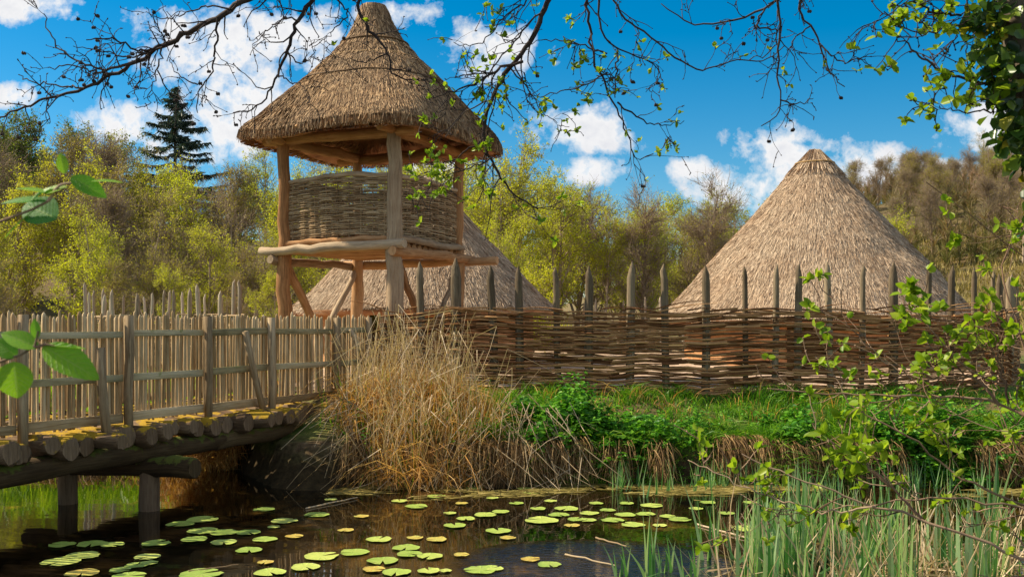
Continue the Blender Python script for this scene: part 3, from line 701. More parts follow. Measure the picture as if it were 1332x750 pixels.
# centre-to-corner directions are the square's diagonals, so the half side sets the profile
prT = [(.23, 7.99), (.27, 7.9), (.33, 7.70), (.46, 7.45), (.555, 7.28), (.61, 7.255), (.68, 7.14), (.735, 7.12), (.90, 6.90), (.985, 6.86), (1.14, 6.66), (1.42, 6.30), (1.68, 5.92), (1.88, 5.62), (1.93, 5.50)]
mb = MB(); pos = thatch(mb, cT, prT, sq, 72, 34000, .15, .013, .020, apex_off=(-.05, 0))
tw = part(mb, 'thatched_roof', M['thatch_tower'], tower)
# eave: rounded lip and warm underside
th = np.linspace(0, 2*pi, 72, endpoint=False)
mb = MB(); rows_ = []
for (dr, dz) in ((0.0, 0), (-.01, -.05), (-.07, -.09), (-.22, -.10), (-.55, .02), (-.95, .38), (-1.35, .85), (-1.75, 1.45)):
    r = 1.93*sq(th, np.ones(72))*(1+.018*fbm(th*3+1, np.full(72, 7.0), 2)); f = np.maximum(r+dr*r/1.93, .05)
    rows_.append(np.stack([cT[0]+f*np.cos(th), cT[1]+f*np.sin(th), 5.46+dz+.04*fbm(th*2.1+3, np.full(72, 5.0), 2)], -1))
v = np.array(rows_); i = np.arange(7)[:, None]*72+np.arange(72)[None]; j = np.arange(7)[:, None]*72+(np.arange(72)[None]+1) % 72
mb.add(v, q=np.stack([i, i+72, j+72, j], -1), r=rng.random(v.shape[:2]).ravel())
n = 2600; tha = U(0, 2*pi, n); rr = 1.93*sq(tha, np.ones(n)); f0 = U(.55, .97, n)
zz = 5.36+(1-f0)*.75*1.0
a = np.stack([cT[0]+rr*f0*np.cos(tha), cT[1]+rr*f0*np.sin(tha), zz-.05], -1); f1 = np.minimum(f0+.12, 1.0)
b = np.stack([cT[0]+rr*f1*np.cos(tha+.02), cT[1]+rr*f1*np.sin(tha+.02), 5.32+(1-f1)*.75], -1)
blades(mb, a, b, .03, segs=1, minw=.5)
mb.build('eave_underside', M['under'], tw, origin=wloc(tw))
mb = MB(); n = 6500; tha = U(0, 2*pi, n); rr = 1.93*sq(tha, np.ones(n))*(1+.018*fbm(tha*3+1, np.full(n, 7.0), 2)); zc = 5.46+.04*fbm(tha*2.1+3, np.full(n, 5.0), 2)
fo = U(-.10, .015, n); a = np.stack([cT[0]+(rr+fo)*np.cos(tha), cT[1]+(rr+fo)*np.sin(tha), zc+.05+fo*.3], -1); tha2 = tha+rng.normal(0, .012, n); f2 = fo+U(.0, .05, n)
b = np.stack([cT[0]+(rr+f2)*np.cos(tha2), cT[1]+(rr+f2)*np.sin(tha2), zc-U(.05, .15, n)], -1); blades(mb, a, b, .014, segs=1, minw=.5)
mb.build('eave_fringe', M['thatch_tower'], tw, origin=wloc(tw))
dT = np.r_[0, np.cumsum(np.hypot(np.diff(np.array(prT)[:, 0]), np.diff(np.array(prT)[:, 1])))]; dT /= dT[-1]
for (tz, rr_) in ((dT[5], .014), (dT[8], .017), (dT[10]*.5+dT[11]*.5, .015)):    # sewn bands round the neck
    mb = MB(); thb = np.linspace(0, 2*pi, 49); pp = pos(thb, np.full(49, tz), .015); tubes(mb, pp, rr_*(1+.2*rng.random((1, 49))), 6)
    mb.build('binding_band', M['straw_dark'], tw, origin=wloc(tw))

# ---- round huts
def hut(cx, cy, apex_z, R, eave_z, label, strands, cap_drop, door=None):
    t = thing('round_hut', (cx, cy, 1.0), label, 'hut')
    hgt_ = apex_z-eave_z
    pr = [(.10, apex_z), (.16, apex_z-.06), (.42, apex_z-.40*hgt_/5), (R*.22, apex_z-hgt_*.205), (R*.5, apex_z-hgt_*.49), (R*.8, apex_z-hgt_*.80), (R, eave_z)]
    rd = lambda th, t: 1+.012*np.sin(th*2+cx)+.01*np.sin(th*3)
    mb = MB(); ps = thatch(mb, (cx, cy), pr, rd, 72, strands, .26, .014, .028)
    rf = part(mb, 'thatched_roof', M['thatch'], t)
    # cap of the roof with ragged lower edge
    mb = MB(); n = 1500; th = U(0, 2*pi, n); a = ps(th, U(.0, .09, n), .02); b = ps(th+rng.normal(0, .05, n), .09+(cap_drop-.09)*rng.random(n)**1.6, U(.02, .06, n)); blades(mb, a, b, U(.02, .04, n), segs=1, minw=.5)
    mb.build('ridge_cap', M['thatch'], rf, origin=wloc(rf))
    mb = MB(); thb = np.linspace(0, 2*pi, 33); tubes(mb, ps(thb, np.full(33, .085), .05), .022, 6); mb.build('binding_band', M['straw_dark'], rf, origin=wloc(rf))
    mb = MB(); th = np.linspace(0, 2*pi, 48, endpoint=False); V = []
    for z in (.9, 1.5, eave_z+.35): V.append(np.stack([cx+(R-.62)*np.cos(th), cy+(R-.62)*np.sin(th), np.full(48, z)], -1))
    i = np.arange(2)[:, None]*48+np.arange(48)[None]; j = np.arange(2)[:, None]*48+(np.arange(48)[None]+1) % 48
    mb.add(np.array(V), q=np.stack([i, j, j+48, i+48], -1)); part(mb, 'clay_wall', M['clay'], t)
    mb = MB(); V = []
    for (r, z) in ((R, eave_z), (R-.03, eave_z-.12), (R-.25, eave_z-.10), (R-.66, eave_z+.32)):
        V.append(np.stack([cx+r*np.cos(th)*rd(th, 1), cy+r*np.sin(th)*rd(th, 1), np.full(48, z)], -1))
    i = np.arange(3)[:, None]*48+np.arange(48)[None]; j = np.arange(3)[:, None]*48+(np.arange(48)[None]+1) % 48
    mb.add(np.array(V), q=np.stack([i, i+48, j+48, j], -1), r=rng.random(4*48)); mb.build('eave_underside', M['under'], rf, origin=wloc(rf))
    if door is not None:
        mb = MB(); a = door; c = np.array([cx+(R-.60)*math.cos(a), cy+(R-.60)*math.sin(a), 0]); tn = np.array([-math.sin(a), math.cos(a), 0])
        hull_box(mb, c+[0, 0, 1.0], c+[0, 0, 2.35], 1.0, .08, up=(math.cos(a), math.sin(a), 0), n=2); part(mb, 'door', M['beam'], t)
    return t
c2 = P(1060, 195, 26); hut(c2[0], 26, c2[2], 3.98, 2.15, 'large pale thatched round hut on the right with a tall pointed roof', 95000, .17, door=-1.9)
c1 = P(552, 236, 25); hut(c1[0], 25, c1[2]+.1, 3.35, 2.38, 'thatched round hut standing behind the watchtower', 62000, .46, door=-1.75)

# ---------------------------------------------------------------- vegetation prototypes
def make_tree(seed, h, spread, nleaf, leaf, leafmat, barkmat, lsize, name, bare=0.0, n1=30, n2=260, n3=1100, conic=.0, crown_lo=.22):
    rg = np.random.default_rng(seed)
    t = thing(name, (0, 0, 0), 'x', 'tree'); spread *= 1.12
    tr, rr = grow([[0, 0, -.3]], [[rg.normal(0, .05), rg.normal(0, .05), 1]], np.array([h*.93]), np.array([h*.013+.03]), 12, .045, .05, .15, rg)
    mb = MB(); tubes(mb, tr, rr, 7)
    nst = rg.integers(0, 3)
    if nst:
        a = rg.uniform(0, 6.28, nst); t2, r2 = grow(np.zeros((nst, 3)), np.stack([np.cos(a)*.3, np.sin(a)*.3, np.ones(nst)], 1), h*rg.uniform(.65, .9, nst), np.full(nst, h*.008+.02), 12, .06, .04, .15, rg)
        tubes(mb, t2, r2, 6); tr = np.concatenate([tr, t2]); rr = np.concatenate([rr, r2])
    p, d, r, tt = spawn(tr, rr, n1, crown_lo, .97, .55, 1.15, rg, .20)
    l1 = spread*(1.05-tt)**.6*rg.uniform(.6, 1.15, n1)
    b1, q1 = grow(p, d, l1, np.minimum(r*.55, .05), 7, .12, .045, .2, rg); tubes(mb, b1, q1, 5)
    p, d, r, _ = spawn(b1, q1, n2, .2, 1, .4, 1.0, rg, .15)
    b2, q2 = grow(p, d, rg.uniform(.5, 1.5, n2)*h/9, np.minimum(r*.7, .018), 5, .14, .04, .3, rg); tubes(mb, b2, q2, 3)
    p, d, r, _ = spawn(b2, q2, n3, .2, 1, .4, 1.0, rg, .12)
    b3, q3 = grow(p, d, rg.uniform(.3, .8, n3)*h/9, np.full(n3, .008), 3, .15, .03, .5, rg); tubes(mb, b3, q3, 3)
    part(mb, 'trunk', barkmat, t)
    if nleaf:
        mb = MB(); allp = [b2, b3]
        # clumps: some twigs carry many leaves, others hardly any
        w_ = rg.gamma(1.8, 1, len(b3)); w_ /= w_.sum(); idx = rg.choice(len(b3), nleaf, p=w_); k = rg.uniform(.1, 1, nleaf)*3; ki = np.minimum(k.astype(int), 2); f = (k-ki)[:, None]
        c = b3[idx, ki]*(1-f)+b3[idx, ki+1]*f+rg.normal(0, .07, (nleaf, 3)); cl = rg.random(len(b3))[idx]
        leaves(mb, c, rg.normal(0, 1, (nleaf, 3))+[0, 0, -.2], rg.normal(0, 1, (nleaf, 3))+[0, 0, 1.0], lsize*rg.uniform(.6, 1.3, nleaf), lsize*.75*rg.uniform(.7, 1.2, nleaf), r=np.clip(cl*.5+rg.random(nleaf)*.5, 0, 1))
        part(mb, 'crown', leafmat, t)
    return t

protos = {}
protos['spring'] = [make_tree(10+i, 9+i*.4, 2.5, 9500, 0, M['leaf_spring'], M['bark_far'], .088, 'birch_tree', n3=1400) for i in range(4)]
protos['olive'] = [make_tree(20+i, 9.5, 2.9, 6500, 0, M['leaf_olive'], M['bark_far'], .082, 'alder_tree', n3=2400, n2=300) for i in range(3)]
protos['dense'] = [make_tree(30+i, 9.5, 3.3, 9500, 0, M['leaf_dark'], M['bark_far'], .10, 'broadleaf_tree', n3=1500) for i in range(2)]
protos['bare'] = [make_tree(40+i, 9, 2.6, 1500, 0, M['leaf_olive'], M['bark_far'], .075, 'bare_tree', n2=380, n3=3600) for i in range(2)]
protos['bush'] = [make_tree(50+i, 3.6, 2.0, 6500, 0, M['leaf_spring'], M['bark_far'], .065, 'leafy_bush', n1=22, crown_lo=.03, n3=800) for i in range(2)]
used = set()
def place(kind, x, y, sc, rz, label, group, zs=1.0):
    pr = protos[kind][rng.integers(0, len(protos[kind]))]
    if pr.name not in used: o = pr; used.add(pr.name)
    else: o = copy_tree(pr)
    o.location = (x, y, float(height(x, y))); o.rotation_euler = (0, 0, rz); o.scale = (sc, sc, sc*zs)
    o['label'] = label; o['category'] = 'bush' if kind == 'bush' else 'tree'; o['group'] = group
    return o
DESC = {'spring': 'yellow-green tree', 'olive': 'twiggy olive tree', 'dense': 'dense green tree', 'bare': 'leafless grey tree', 'bush': 'low green bush'}
ORD = ['first', 'second', 'third', 'fourth', 'fifth', 'sixth', 'seventh', 'eighth', 'ninth', 'tenth', 'eleventh', 'twelfth', 'thirteenth', 'fourteenth', 'fifteenth', 'sixteenth', 'seventeenth', 'eighteenth', 'nineteenth', 'twentieth', 'twenty-first', 'twenty-second', 'twenty-third', 'twenty-fourth']
def skyline(px):    # treetop line of the photograph
    return np.interp(px, [-200, 0, 90, 150, 200, 260, 300, 350, 420, 620, 660, 700, 760, 800, 850, 900, 960, 1100], [170, 168, 165, 185, 180, 192, 205, 205, 200, 208, 205, 225, 235, 248, 245, 235, 255, 262])
rows_t = [(31, 2.0, 5.0), (35, 2.0, 6.5), (39.5, 2.1, 8), (45, 2.3, 9), (52, 2.4, 9), (62, 2.7, 9.5)]
for ri, (Y, stp, hh) in enumerate(rows_t):
    X = PX(-130, Y)+U(0, stp); xe = PX(1130 if ri > 1 else 1010, Y); todo = []
    while X < xe:
        y = Y+U(-1.8, 1.8); px = 666+X/y*F
        if Y < 38 and (c2[0]-6 < X < c2[0]+6): X += stp; continue
        top = (HY-skyline(px)+U(-14, 10))/F*y+H; g = float(height(X, y)); full = top-g
        frac = [.50, .68, .85, .97, .99, 1.0][ri]
        want = max(3.0, full*frac*U(.88, 1.04))
        if px < 330: kind = rng.choice(['spring', 'olive', 'olive', 'bare', 'dense'], p=[.46, .22, .12, .20, .0]) if ri > 1 else rng.choice(['spring', 'olive', 'bush'], p=[.60, .34, .06])
        else: kind = rng.choice(['spring', 'olive', 'bare'], p=[.86, .09, .05]) if ri > 1 else rng.choice(['spring', 'bush', 'olive'], p=[.78, .08, .14])
        if px < 110 and ri >= 4: kind = 'dense'
        if kind == 'bush' : sc = want/3.9 if want < 5.5 else 1.4
        else: sc = want/9.5
        todo.append((kind, X, y, sc)); X += stp*U(.75, 1.25)
    if ri == 0: X0 = 0
    where = ['front row', 'second row', 'third row', 'fourth row', 'fifth row', 'back row'][ri]
    cnt = {}
    for kind, x, y, sc in todo:
        side = 'left of the tower' if 666+x/y*F < 330 else ('between tower and right hut' if 666+x/y*F > 600 else 'behind the tower')
        key = (kind, side); cnt[key] = cnt.get(key, 0)+1
        place(kind, x, y, sc, U(0, 6.28), '%s, %s from left in the wood\'s %s, %s' % (DESC[kind], ORD[cnt[key]-1], where, side), 'trees of the wood behind the enclosure')
# taller named trees that stand out
for (kind, px, Y, py, lab) in (('bare', 903, 40, 226, 'tall open-crowned bare tree left of the right hut'), ('spring', 655, 42, 200, 'tall pale green birch just right of the tower roof'), ('spring', 722, 38, 232, 'tall slim birch with dark stem midway between tower and right hut'),
                               ('bare', 745, 41, 240, 'thin bare tree next to the midway birch'), ('bare', 835, 39, 238, 'slender dark-stemmed tree halfway to the right hut'), ('dense', 40, 52, 160, 'dark green round-topped tree at the left edge'), ('dense', 92, 54, 163, 'dark green round-topped tree second from the left edge'), ('bare', 140, 50, 170, 'grey bare tree left of the spruce')):
    x = PX(px, Y); top = (HY-py)/F*Y+H; place(kind, x, Y, (top-float(height(x, Y)))/9.2, U(0, 6.28), lab, 'trees that stand out of the wood')
# readable trees on the right-hand hillside, in front of and above the far wood
hk = []
for k in range(58):
    y = U(74, 120); px = U(1105, 1420); x = PX(px, y); hk.append((px, x, y))
hk.sort(); cH = {}
for (px, x, y) in hk:
    kd = rng.choice(['bare', 'olive', 'bare']); zone = 'foot' if y < 88 else 'middle' if y < 104 else 'top'
    cH[(kd, zone)] = cH.get((kd, zone), 0)+1
    n_ = cH[(kd, zone)]
    if n_ > 24: continue
    place(kd, x, y, U(.48, .72), U(0, 6.28), '%s, %s from left at the %s of the right-hand hillside' % (DESC[kd], ORD[n_-1], zone), 'trees on the right-hand hillside')
# spruce
sp_t = thing('spruce_tree', (PX(228, 62), 62, float(height(PX(228, 62), 62))), 'dark pointed spruce rising above the wood on the left', 'tree')
gz_ = float(height(PX(228, 62), 62)); ht = (HY-114)/F*62+H-gz_; mb = MB(); ml = MB()
x0 = PX(228, 62); log(mb, (x0, 62, gz_-.3), (x0, 62, gz_+ht), .22, .03, 10, 8)
for k in range(125):
    f = U(.15, 1.0)**.9; z = gz_+ht*f; a = U(0, 6.28); L = (1-f)*5.4*rng.choice([.35, .6, .9, 1.25])*U(.8, 1.2)+.22
    pth = smooth_path([(x0, 62, z), (x0+math.cos(a)*L*.5, 62+math.sin(a)*L*.5, z-.10*L), (x0+math.cos(a)*L, 62+math.sin(a)*L, z-.02*L)], 6)
    tubes(mb, pth, np.linspace(.04, .01, 6)[None], 4)
    n = int(60*L+24); kk = U(.15, 1, n)*5; ki = np.minimum(kk.astype(int), 4); fr = (kk-ki)[:, None]; c = pth[ki]*(1-fr)+pth[ki+1]*fr
    blades(ml, c, c+np.stack([U(-.35, .35, n), U(-.35, .35, n), U(-.38, .06, n)], 1), .10, segs=1)
part(mb, 'trunk', M['bark'], sp_t); part(ml, 'crown', M['needle'], sp_t)

# far hillside wood on the right: one mass
rg = np.random.default_rng(5); mbw = MB(); n = 1200
xw = rg.uniform(22, 105, n); yw = rg.uniform(76, 150, n); gw = height(xw, yw)
hw_ = rg.uniform(2.6, 4.6, n)
for (x, y, g, h_) in zip(xw, yw, gw, hw_):
    tubes(mbw, np.array([[x, y, g-.3], [x+rg.normal(0, .1), y, g+h_*.9]]), np.array([[.05, .02]]), 3, r=.4)
    m_ = 150; a = rg.uniform(0, 6.28, m_); el = rg.uniform(.3, 1.4, m_); f = rg.uniform(.05, .8, m_); L = h_*rg.uniform(.14, .36, m_)
    b = np.stack([np.full(m_, x), np.full(m_, y), g+h_*f], 1); e = b+np.stack([np.cos(a)*np.cos(el), np.sin(a)*np.cos(el), np.sin(el)], 1)*L[:, None]
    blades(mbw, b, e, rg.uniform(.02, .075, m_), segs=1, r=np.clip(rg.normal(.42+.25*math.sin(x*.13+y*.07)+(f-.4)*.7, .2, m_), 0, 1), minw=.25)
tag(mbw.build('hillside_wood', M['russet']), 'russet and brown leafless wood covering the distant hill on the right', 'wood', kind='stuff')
mbw = MB(); n = 42000; x = rg.uniform(14, 60, n); y = rg.uniform(38, 92, n); g = height(x, y); b = np.stack([x, y, g], 1)
blades(mbw, b, b+np.stack([rg.normal(0, .15, n), rg.normal(0, .15, n), rg.uniform(.2, .7, n)], 1), .10, segs=1)
tag(mbw.build('rough_hill_grass', M['algae']), 'rough olive grass on the slope below the hillside wood', 'grass', kind='stuff')

# ---------------------------------------------------------------- bank vegetation
def onb(n, x0, x1, s0, s1):
    X = U(x0, x1, n); return X, far_line(X)+U(s0, s1, n)
def tufts(mb, x, y, nper, hmin, hmax, w, spread, droop, segs=3, rr=None):
    n = len(x); X = np.repeat(x, nper)+rng.normal(0, spread, n*nper); Y = np.repeat(y, nper)+rng.normal(0, spread, n*nper)
    Z = height(X, Y)-.02; hh = U(hmin, hmax, n*nper)*np.clip(1+.9*fbm(X*1.7+5, Y*1.7, 2), .35, 2.2); a = U(0, 6.28, n*nper); k = U(.1, 1, n*nper)*hh*droop
    base = np.stack([X, Y, Z], 1); tip = base+np.stack([np.cos(a)*k, np.sin(a)*k, hh*(1-.25*droop)], 1)
    bend = np.stack([np.cos(a)*-k*.12, np.sin(a)*-k*.12, hh*.16*droop], 1)
    blades(mb, base, tip, U(.6, 1.3, n*nper)*w, bend, segs)
# grass along the bank
mb = MB(); x, y = onb(1500, -1.4, 10.5, .45, 2.3); tufts(mb, x, y, 14, .07, .25, .012, .08, 1.1)
x, y = onb(420, -.5, 10.5, .25, .7); tufts(mb, x, y, 12, .15, .40, .014, .07, 1.3)
x, y = onb(1500, .2, 10.5, .02, .42); tufts(mb, x, y, 10, .16, .42, .013, .07, 1.7)
mb2 = MB(); x, y = onb(1500, -14, -4.0, .1, 6); tufts(mb2, x, y, 10, .15, .5, .018, .15, .8)
tag(mb2.build('meadow_grass', M['grass_bright']), 'bright grass painted as sunlit on the bank beyond the footbridge', 'grass', kind='stuff')
mb3 = MB(); x, y = onb(230, -1.4, 10.5, .1, 2.2); tufts(mb3, x, y, 9, .10, .34, .011, .09, 1.2)
tag(mb3.build('dry_bank_grass', M['straw']), 'dry straw-coloured grass mixed into the green of the far bank', 'grass', kind='stuff')
tag(mb.build('bank_grass', M['grass']), 'lush green grass along the far bank below the wattle fence', 'grass', kind='stuff')
# brown dead grass hanging down the face of the bank
mb = MB(); n = 11500; X = np.where(rng.random(n) < .93, U(-2.15, 10, n), U(-14, -4, n)); s = U(.10, .62, n); Y = far_line(X)+s; Z = height(X, Y)+U(-.02, .06, n)
tip = np.stack([X+rng.normal(0, .10, n), far_line(X)-U(-.14, .18, n), np.maximum(Z-U(.15, .6, n), .0)], 1)
keep = fbm(X*1.7, X*0+2.2)+.4+(X < 0)*.5 > -.12+.5*rng.random(n)
b_ = np.stack([X, Y, Z], 1); blades(mb, b_[keep], tip[keep], .013, np.stack([np.zeros(keep.sum()), np.full(keep.sum(), -.10), np.full(keep.sum(), .10)], 1), 3)
tag(mb.build('hanging_dead_grass', M['straw_dark']), 'brown dead grass hanging over the face of the far bank', 'grass', kind='stuff')
# leafy plants
def leafy(mb, px0, px1, n, s0, s1, h0, h1, ls):
    X = U(PX(px0, 13.5), PX(px1, 13.5), n); Y = far_line(X)+U(s0, s1, n); kk = fbm(X*1.4+8, Y*2.0)+.55 > rng.random(n)*.6; X, Y = X[kk], Y[kk]; n = len(X); Z = height(X, Y); hh = U(h0, h1, n)*(1+.7*fbm(X*2.3, Y*2))
    st = MB()
    m_ = 16; base = np.repeat(np.stack([X, Y, Z], 1), m_, 0); f = np.tile(np.linspace(.25, 1, m_), n); lean = np.repeat(rng.normal(0, .12, (n, 2)), m_, 0)
    c = base+np.stack([lean[:, 0]*f, lean[:, 1]*f-.05*f, np.repeat(hh, m_)*f], 1); a = U(0, 6.28, n*m_)
    d = np.stack([np.cos(a), np.sin(a), U(-.35, .25, n*m_)], 1); k = ls*(1.15-.55*f)*U(.7, 1.3, n*m_)
    leaves(mb, c, d, np.tile([0, -.25, 1.0], (n*m_, 1))+rng.normal(0, .35, (n*m_, 3)), k, k*.62)
mb = MB(); leafy(mb, 655, 850, 420, .12, 1.1, .16, .42, .12); leafy(mb, 640, 700, 60, .5, 1.2, .2, .4, .07)
tag(mb.build('nettle_patch', M['nettle']), 'bright green leafy nettle patch on the bank just right of the dry reeds', 'plants', kind='stuff')
mb = MB(); leafy(mb, 1010, 1260, 520, .02, .9, .18, .44, .11); leafy(mb, 1200, 1400, 320, .0, 1.0, .15, .35, .08)
tag(mb.build('nettle_patch', M['nettle']), 'dark green leafy nettle patch on the bank behind the right-hand shrub', 'plants', kind='stuff')
mb = MB(); leafy(mb, 850, 1010, 130, .2, 1.0, .12, .28, .07)
leafy(mb, 470, 640, 150, .15, 1.1, .12, .45, .07)
tag(mb.build('bank_weeds', M['nettle']), 'scattered green weeds between the tufts on the bank', 'plants', kind='stuff')

# dry reed clumps at the end of the bridge
clumps = [(482, 13.7, .84, .30, 950), (512, 14.2, .90, .36, 950), (548, 13.9, .92, .40, 1000), (582, 14.0, .88, .34, 750), (508, 13.0, .74, .27, 650), (535, 12.95, .85, .34, 700), (590, 13.0, .70, .32, 500), (620, 13.5, .75, .25, 380)]
wh = ['against the end of the picket fence', 'in front of the fence corner', 'tallest, in the middle of the tangle', 'right of the tallest one', 'leaning under the end of the bridge', 'low down at the water in the middle', 'low down at the water on the right', 'at the right end beside the nettles']
for (px, Y, hh, sp, n), wl in zip(clumps, wh):
    X = PX(px, Y); g = float(height(X, Y)); t = thing('dry_grass_clump', (X, Y, g), 'golden dry reed clump %s' % wl, 'dry grass', 'dry reed clumps at the end of the bridge')
    mb = MB(); bx = X+rng.normal(0, sp*.55, n); by = Y+rng.normal(0, sp*.6, n); bz = height(bx, by)-.02
    a = U(0, 6.28, n); k = np.abs(rng.normal(0, .58, n))*hh; L = hh*rng.beta(2.6, 2.6, n)*1.1+.1
    base = np.stack([bx, by, bz], 1); tip = base+np.stack([np.cos(a)*k, np.sin(a)*k-.10*L, L-np.minimum(k, L*1.2)*.7], 1); bend = np.stack([np.cos(a)*-k*.1, np.sin(a)*-k*.1, k*.35], 1)
    blades(mb, base, tip, U(.5, 1.4, n)*.011, bend, 4); part(mb, 'dry_blades', M['straw'], t)
    mb = MB(); m_ = int(n*.10); i = rng.integers(0, n, m_); L2 = hh*U(.8, 2.0, m_)
    b2 = base[i]; t2 = b2+np.stack([rng.normal(0, .40, m_)*hh, rng.normal(-.15, .25, m_)*hh, L2*.85], 1); dd = t2-b2
    # some stems are snapped and hang
    blades(mb, b2, t2, .013, rng.normal(0, .04, (m_, 3)), 4, minw=.5); j = rng.random(m_) < .4
    e2 = t2[j]+np.stack([rng.normal(0, .3, j.sum()), rng.normal(-.1, .2, j.sum()), -U(.1, .55, j.sum())], 1); blades(mb, t2[j], e2, .010, None, 2, minw=.4)
    part(mb, 'reed_stems', M['straw_pale'], t)
    mb = MB(); m_ = int(n*.25); bx = X+rng.normal(0, sp*.8, m_); by = Y+rng.normal(0, sp*.5, m_); b2 = np.stack([bx, by, height(bx, by)], 1)
    blades(mb, b2, b2+np.stack([rng.normal(0, .12, m_), rng.normal(0, .12, m_), U(.25, .75, m_)*hh], 1), .016, None, 3); part(mb, 'green_blades', M['grass'], t)
# stems leaning into the water / lying on the front of the clump
mb = MB(); n = 260; X = U(PX(430, 12.9), PX(760, 12.9), n)*1.0; X = np.where(X > .3, X, X); base = np.stack([X, U(12.7, 13.5, n), U(.15, .95, n)], 1); base[:, 2] = height(base[:, 0], base[:, 1])+U(.1, .6, n)
ang = rng.normal(0, .8, n); tip = base+np.stack([np.sin(ang)*U(.3, .9, n), -U(.1, .5, n), -U(.2, .9, n)], 1); tip[:, 2] = np.maximum(tip[:, 2], .015)
tubes(mb, np.stack([base, (base+tip)/2+rng.normal(0, .02, (n, 3)), tip], 1), np.tile([[.006, .005, .003]], (n, 1)), 4)
tag(mb.build('fallen_reed_stems', M['straw_pale']), 'pale broken reed stems leaning down to the water below the dry clumps', 'reed stems', kind='stuff')
# straw bank beyond the bridge
for px, Y, hh, lab in ((255, 14.75, .75, 'drooping straw tussock beyond the bridge, left one of two'), (305, 14.6, .85, 'drooping straw tussock beyond the bridge, right one of two')):
    X = PX(px, Y); mb = MB(); n = 900; bx = X+rng.normal(0, .28, n); by = Y+rng.normal(0, .2, n); base = np.stack([bx, by, height(bx, by)+U(0, .25, n)], 1)
    a = U(pi, 2*pi, n); k = U(.1, .45, n); tip = base+np.stack([np.cos(a)*k, np.sin(a)*k*1.2, U(-.4, .15, n)], 1); tip[:, 2] = np.maximum(tip[:, 2], .01)
    blades(mb, base, tip, .014, np.stack([np.zeros(n), np.zeros(n), U(.1, .3, n)], 1), 4)
    o = mb.build('dry_grass_tussock', M['straw'], None, origin=np.array([X, Y, float(height(X, Y))])); tag(o, lab, 'dry grass', 'straw tussocks beyond the bridge')
# floating algae and reed litter along the far bank
mb = MB(); n = 9000; X = np.where(rng.random(n) < .88, U(-2.3, 9, n), U(-13, -4, n)); d_ = np.abs(rng.normal(0, .42, n)); Y = far_line(X)-d_-.0
k = fbm(X*.9, Y*2.2)+.35 > d_*.9; X, Y = X[k], Y[k]; n = len(X); a = rng.normal(0, .45, n); L = U(.05, .30, n)
base = np.stack([X, Y, U(.006, .022, n)], 1); tip = base+np.stack([np.cos(a)*L, np.sin(a)*L, U(-.006, .01, n)], 1)
blades(mb, base, tip, U(.010, .04, n), None, 2, side=np.tile([[0, 1, .1]], (n, 1)))
tag(mb.build('floating_litter', M['algae']), 'olive brown weed and straw floating along the far waterline', 'water weed', kind='stuff')
mb = MB(); n = 1250; X = U(1.5, 6.5, n); Y = U(6.6, 9.6, n)-.0; k = (fbm(X*.8+3, Y*.9)+.25+(X-3)*.14) > rng.random(n)*.8-.1; X, Y = X[k], Y[k]; n = len(X); a = rng.normal(.1, .7, n); L = U(.15, .7, n)
base = np.stack([X, Y, np.maximum(height(X, Y), 0)+U(.01, .08, n)], 1); tip = base+np.stack([np.cos(a)*L, np.sin(a)*L, U(-.03, .06, n)], 1); tip[:, 2] = np.maximum(tip[:, 2], .01)
blades(mb, base, tip, U(.008, .02, n), None, 3, minw=.5)
tag(mb.build('dead_reed_litter', M['straw_pale']), 'pale dead reed litter floating among the green blades in front', 'reed litter', kind='stuff')
# floating sticks
for (x0_, y0_, x1_, y1_, lab) in ((398, 662, 465, 648, 'bare stick floating near the dry reed clump'), (735, 722, 800, 737, 'pale stick floating on the ripples right of centre'), (245, 744, 310, 736, 'pale stick floating among the pads at the bottom left'), (775, 700, 815, 712, 'curved reed stalk floating left of the green blades'), (905, 682, 985, 705, 'pale reed stalk lying across the water behind the blades')):
    a = P(x0_, y0_, H*F/(y0_-HY)); b = P(x1_, y1_, H*F/(y1_-HY)); a[2] = .012; b[2] = .015
    mb = MB(); log(mb, a, b, .010, .006, 8, 6, .004); tag(mb.build('floating_stick', M['straw_pale'], None, origin=a), lab, 'stick', 'sticks floating on the pond')

# ---------------------------------------------------------------- lily pads
pads = [(235,682,35,0),(263,676,38,0),(264,691,38,0),(291,693,35,0),(323,693,30,0),(253,702,32,0),(291,706,32,0),(324,716,32,0),(80,709,32,0),(119,708,36,0),(147,709,28,0),(203,707,35,0),(108,723,40,0),(80,731,46,0),(191,725,32,1),(177,736,28,0),(194,733,22,0),(156,742,26,0),(107,746,40,2),(168,750,40,0),(261,747,52,0),
 (344,663,26,0),(369,678,32,0),(411,670,31,0),(356,686,16,0),(344,702,30,0),(383,698,22,2),(418,724,44,1),(461,719,36,0),(397,738,36,0),(351,745,38,0),(345,732,20,2),(493,702,32,0),(498,730,38,0),(528,713,34,0),(532,721,32,0),(559,724,32,0),(486,741,28,2),(515,745,36,0),(558,743,28,1),(579,743,16,1),(542,659,28,0),(520,652,20,1),(568,646,24,0),(617,635,22,0),(644,631,18,0),(683,636,20,0),(692,641,24,0),(651,666,22,0),(631,670,28,0),(606,675,24,0),(592,684,28,0),(648,691,31,0),(704,677,42,1),(737,662,30,0),(727,670,26,0),(750,676,24,0),(766,668,24,0),(764,677,22,0),(744,684,20,2),(568,702,26,2),(625,742,40,0),(640,740,28,1),(714,735,30,0),(848,658,28,0),(813,670,26,0),(840,669,24,0),(797,677,28,0),(823,683,30,0),(884,676,28,0),(921,654,20,0),(977,654,20,0),(1033,676,28,0),(971,688,36,0)]
areas = {}
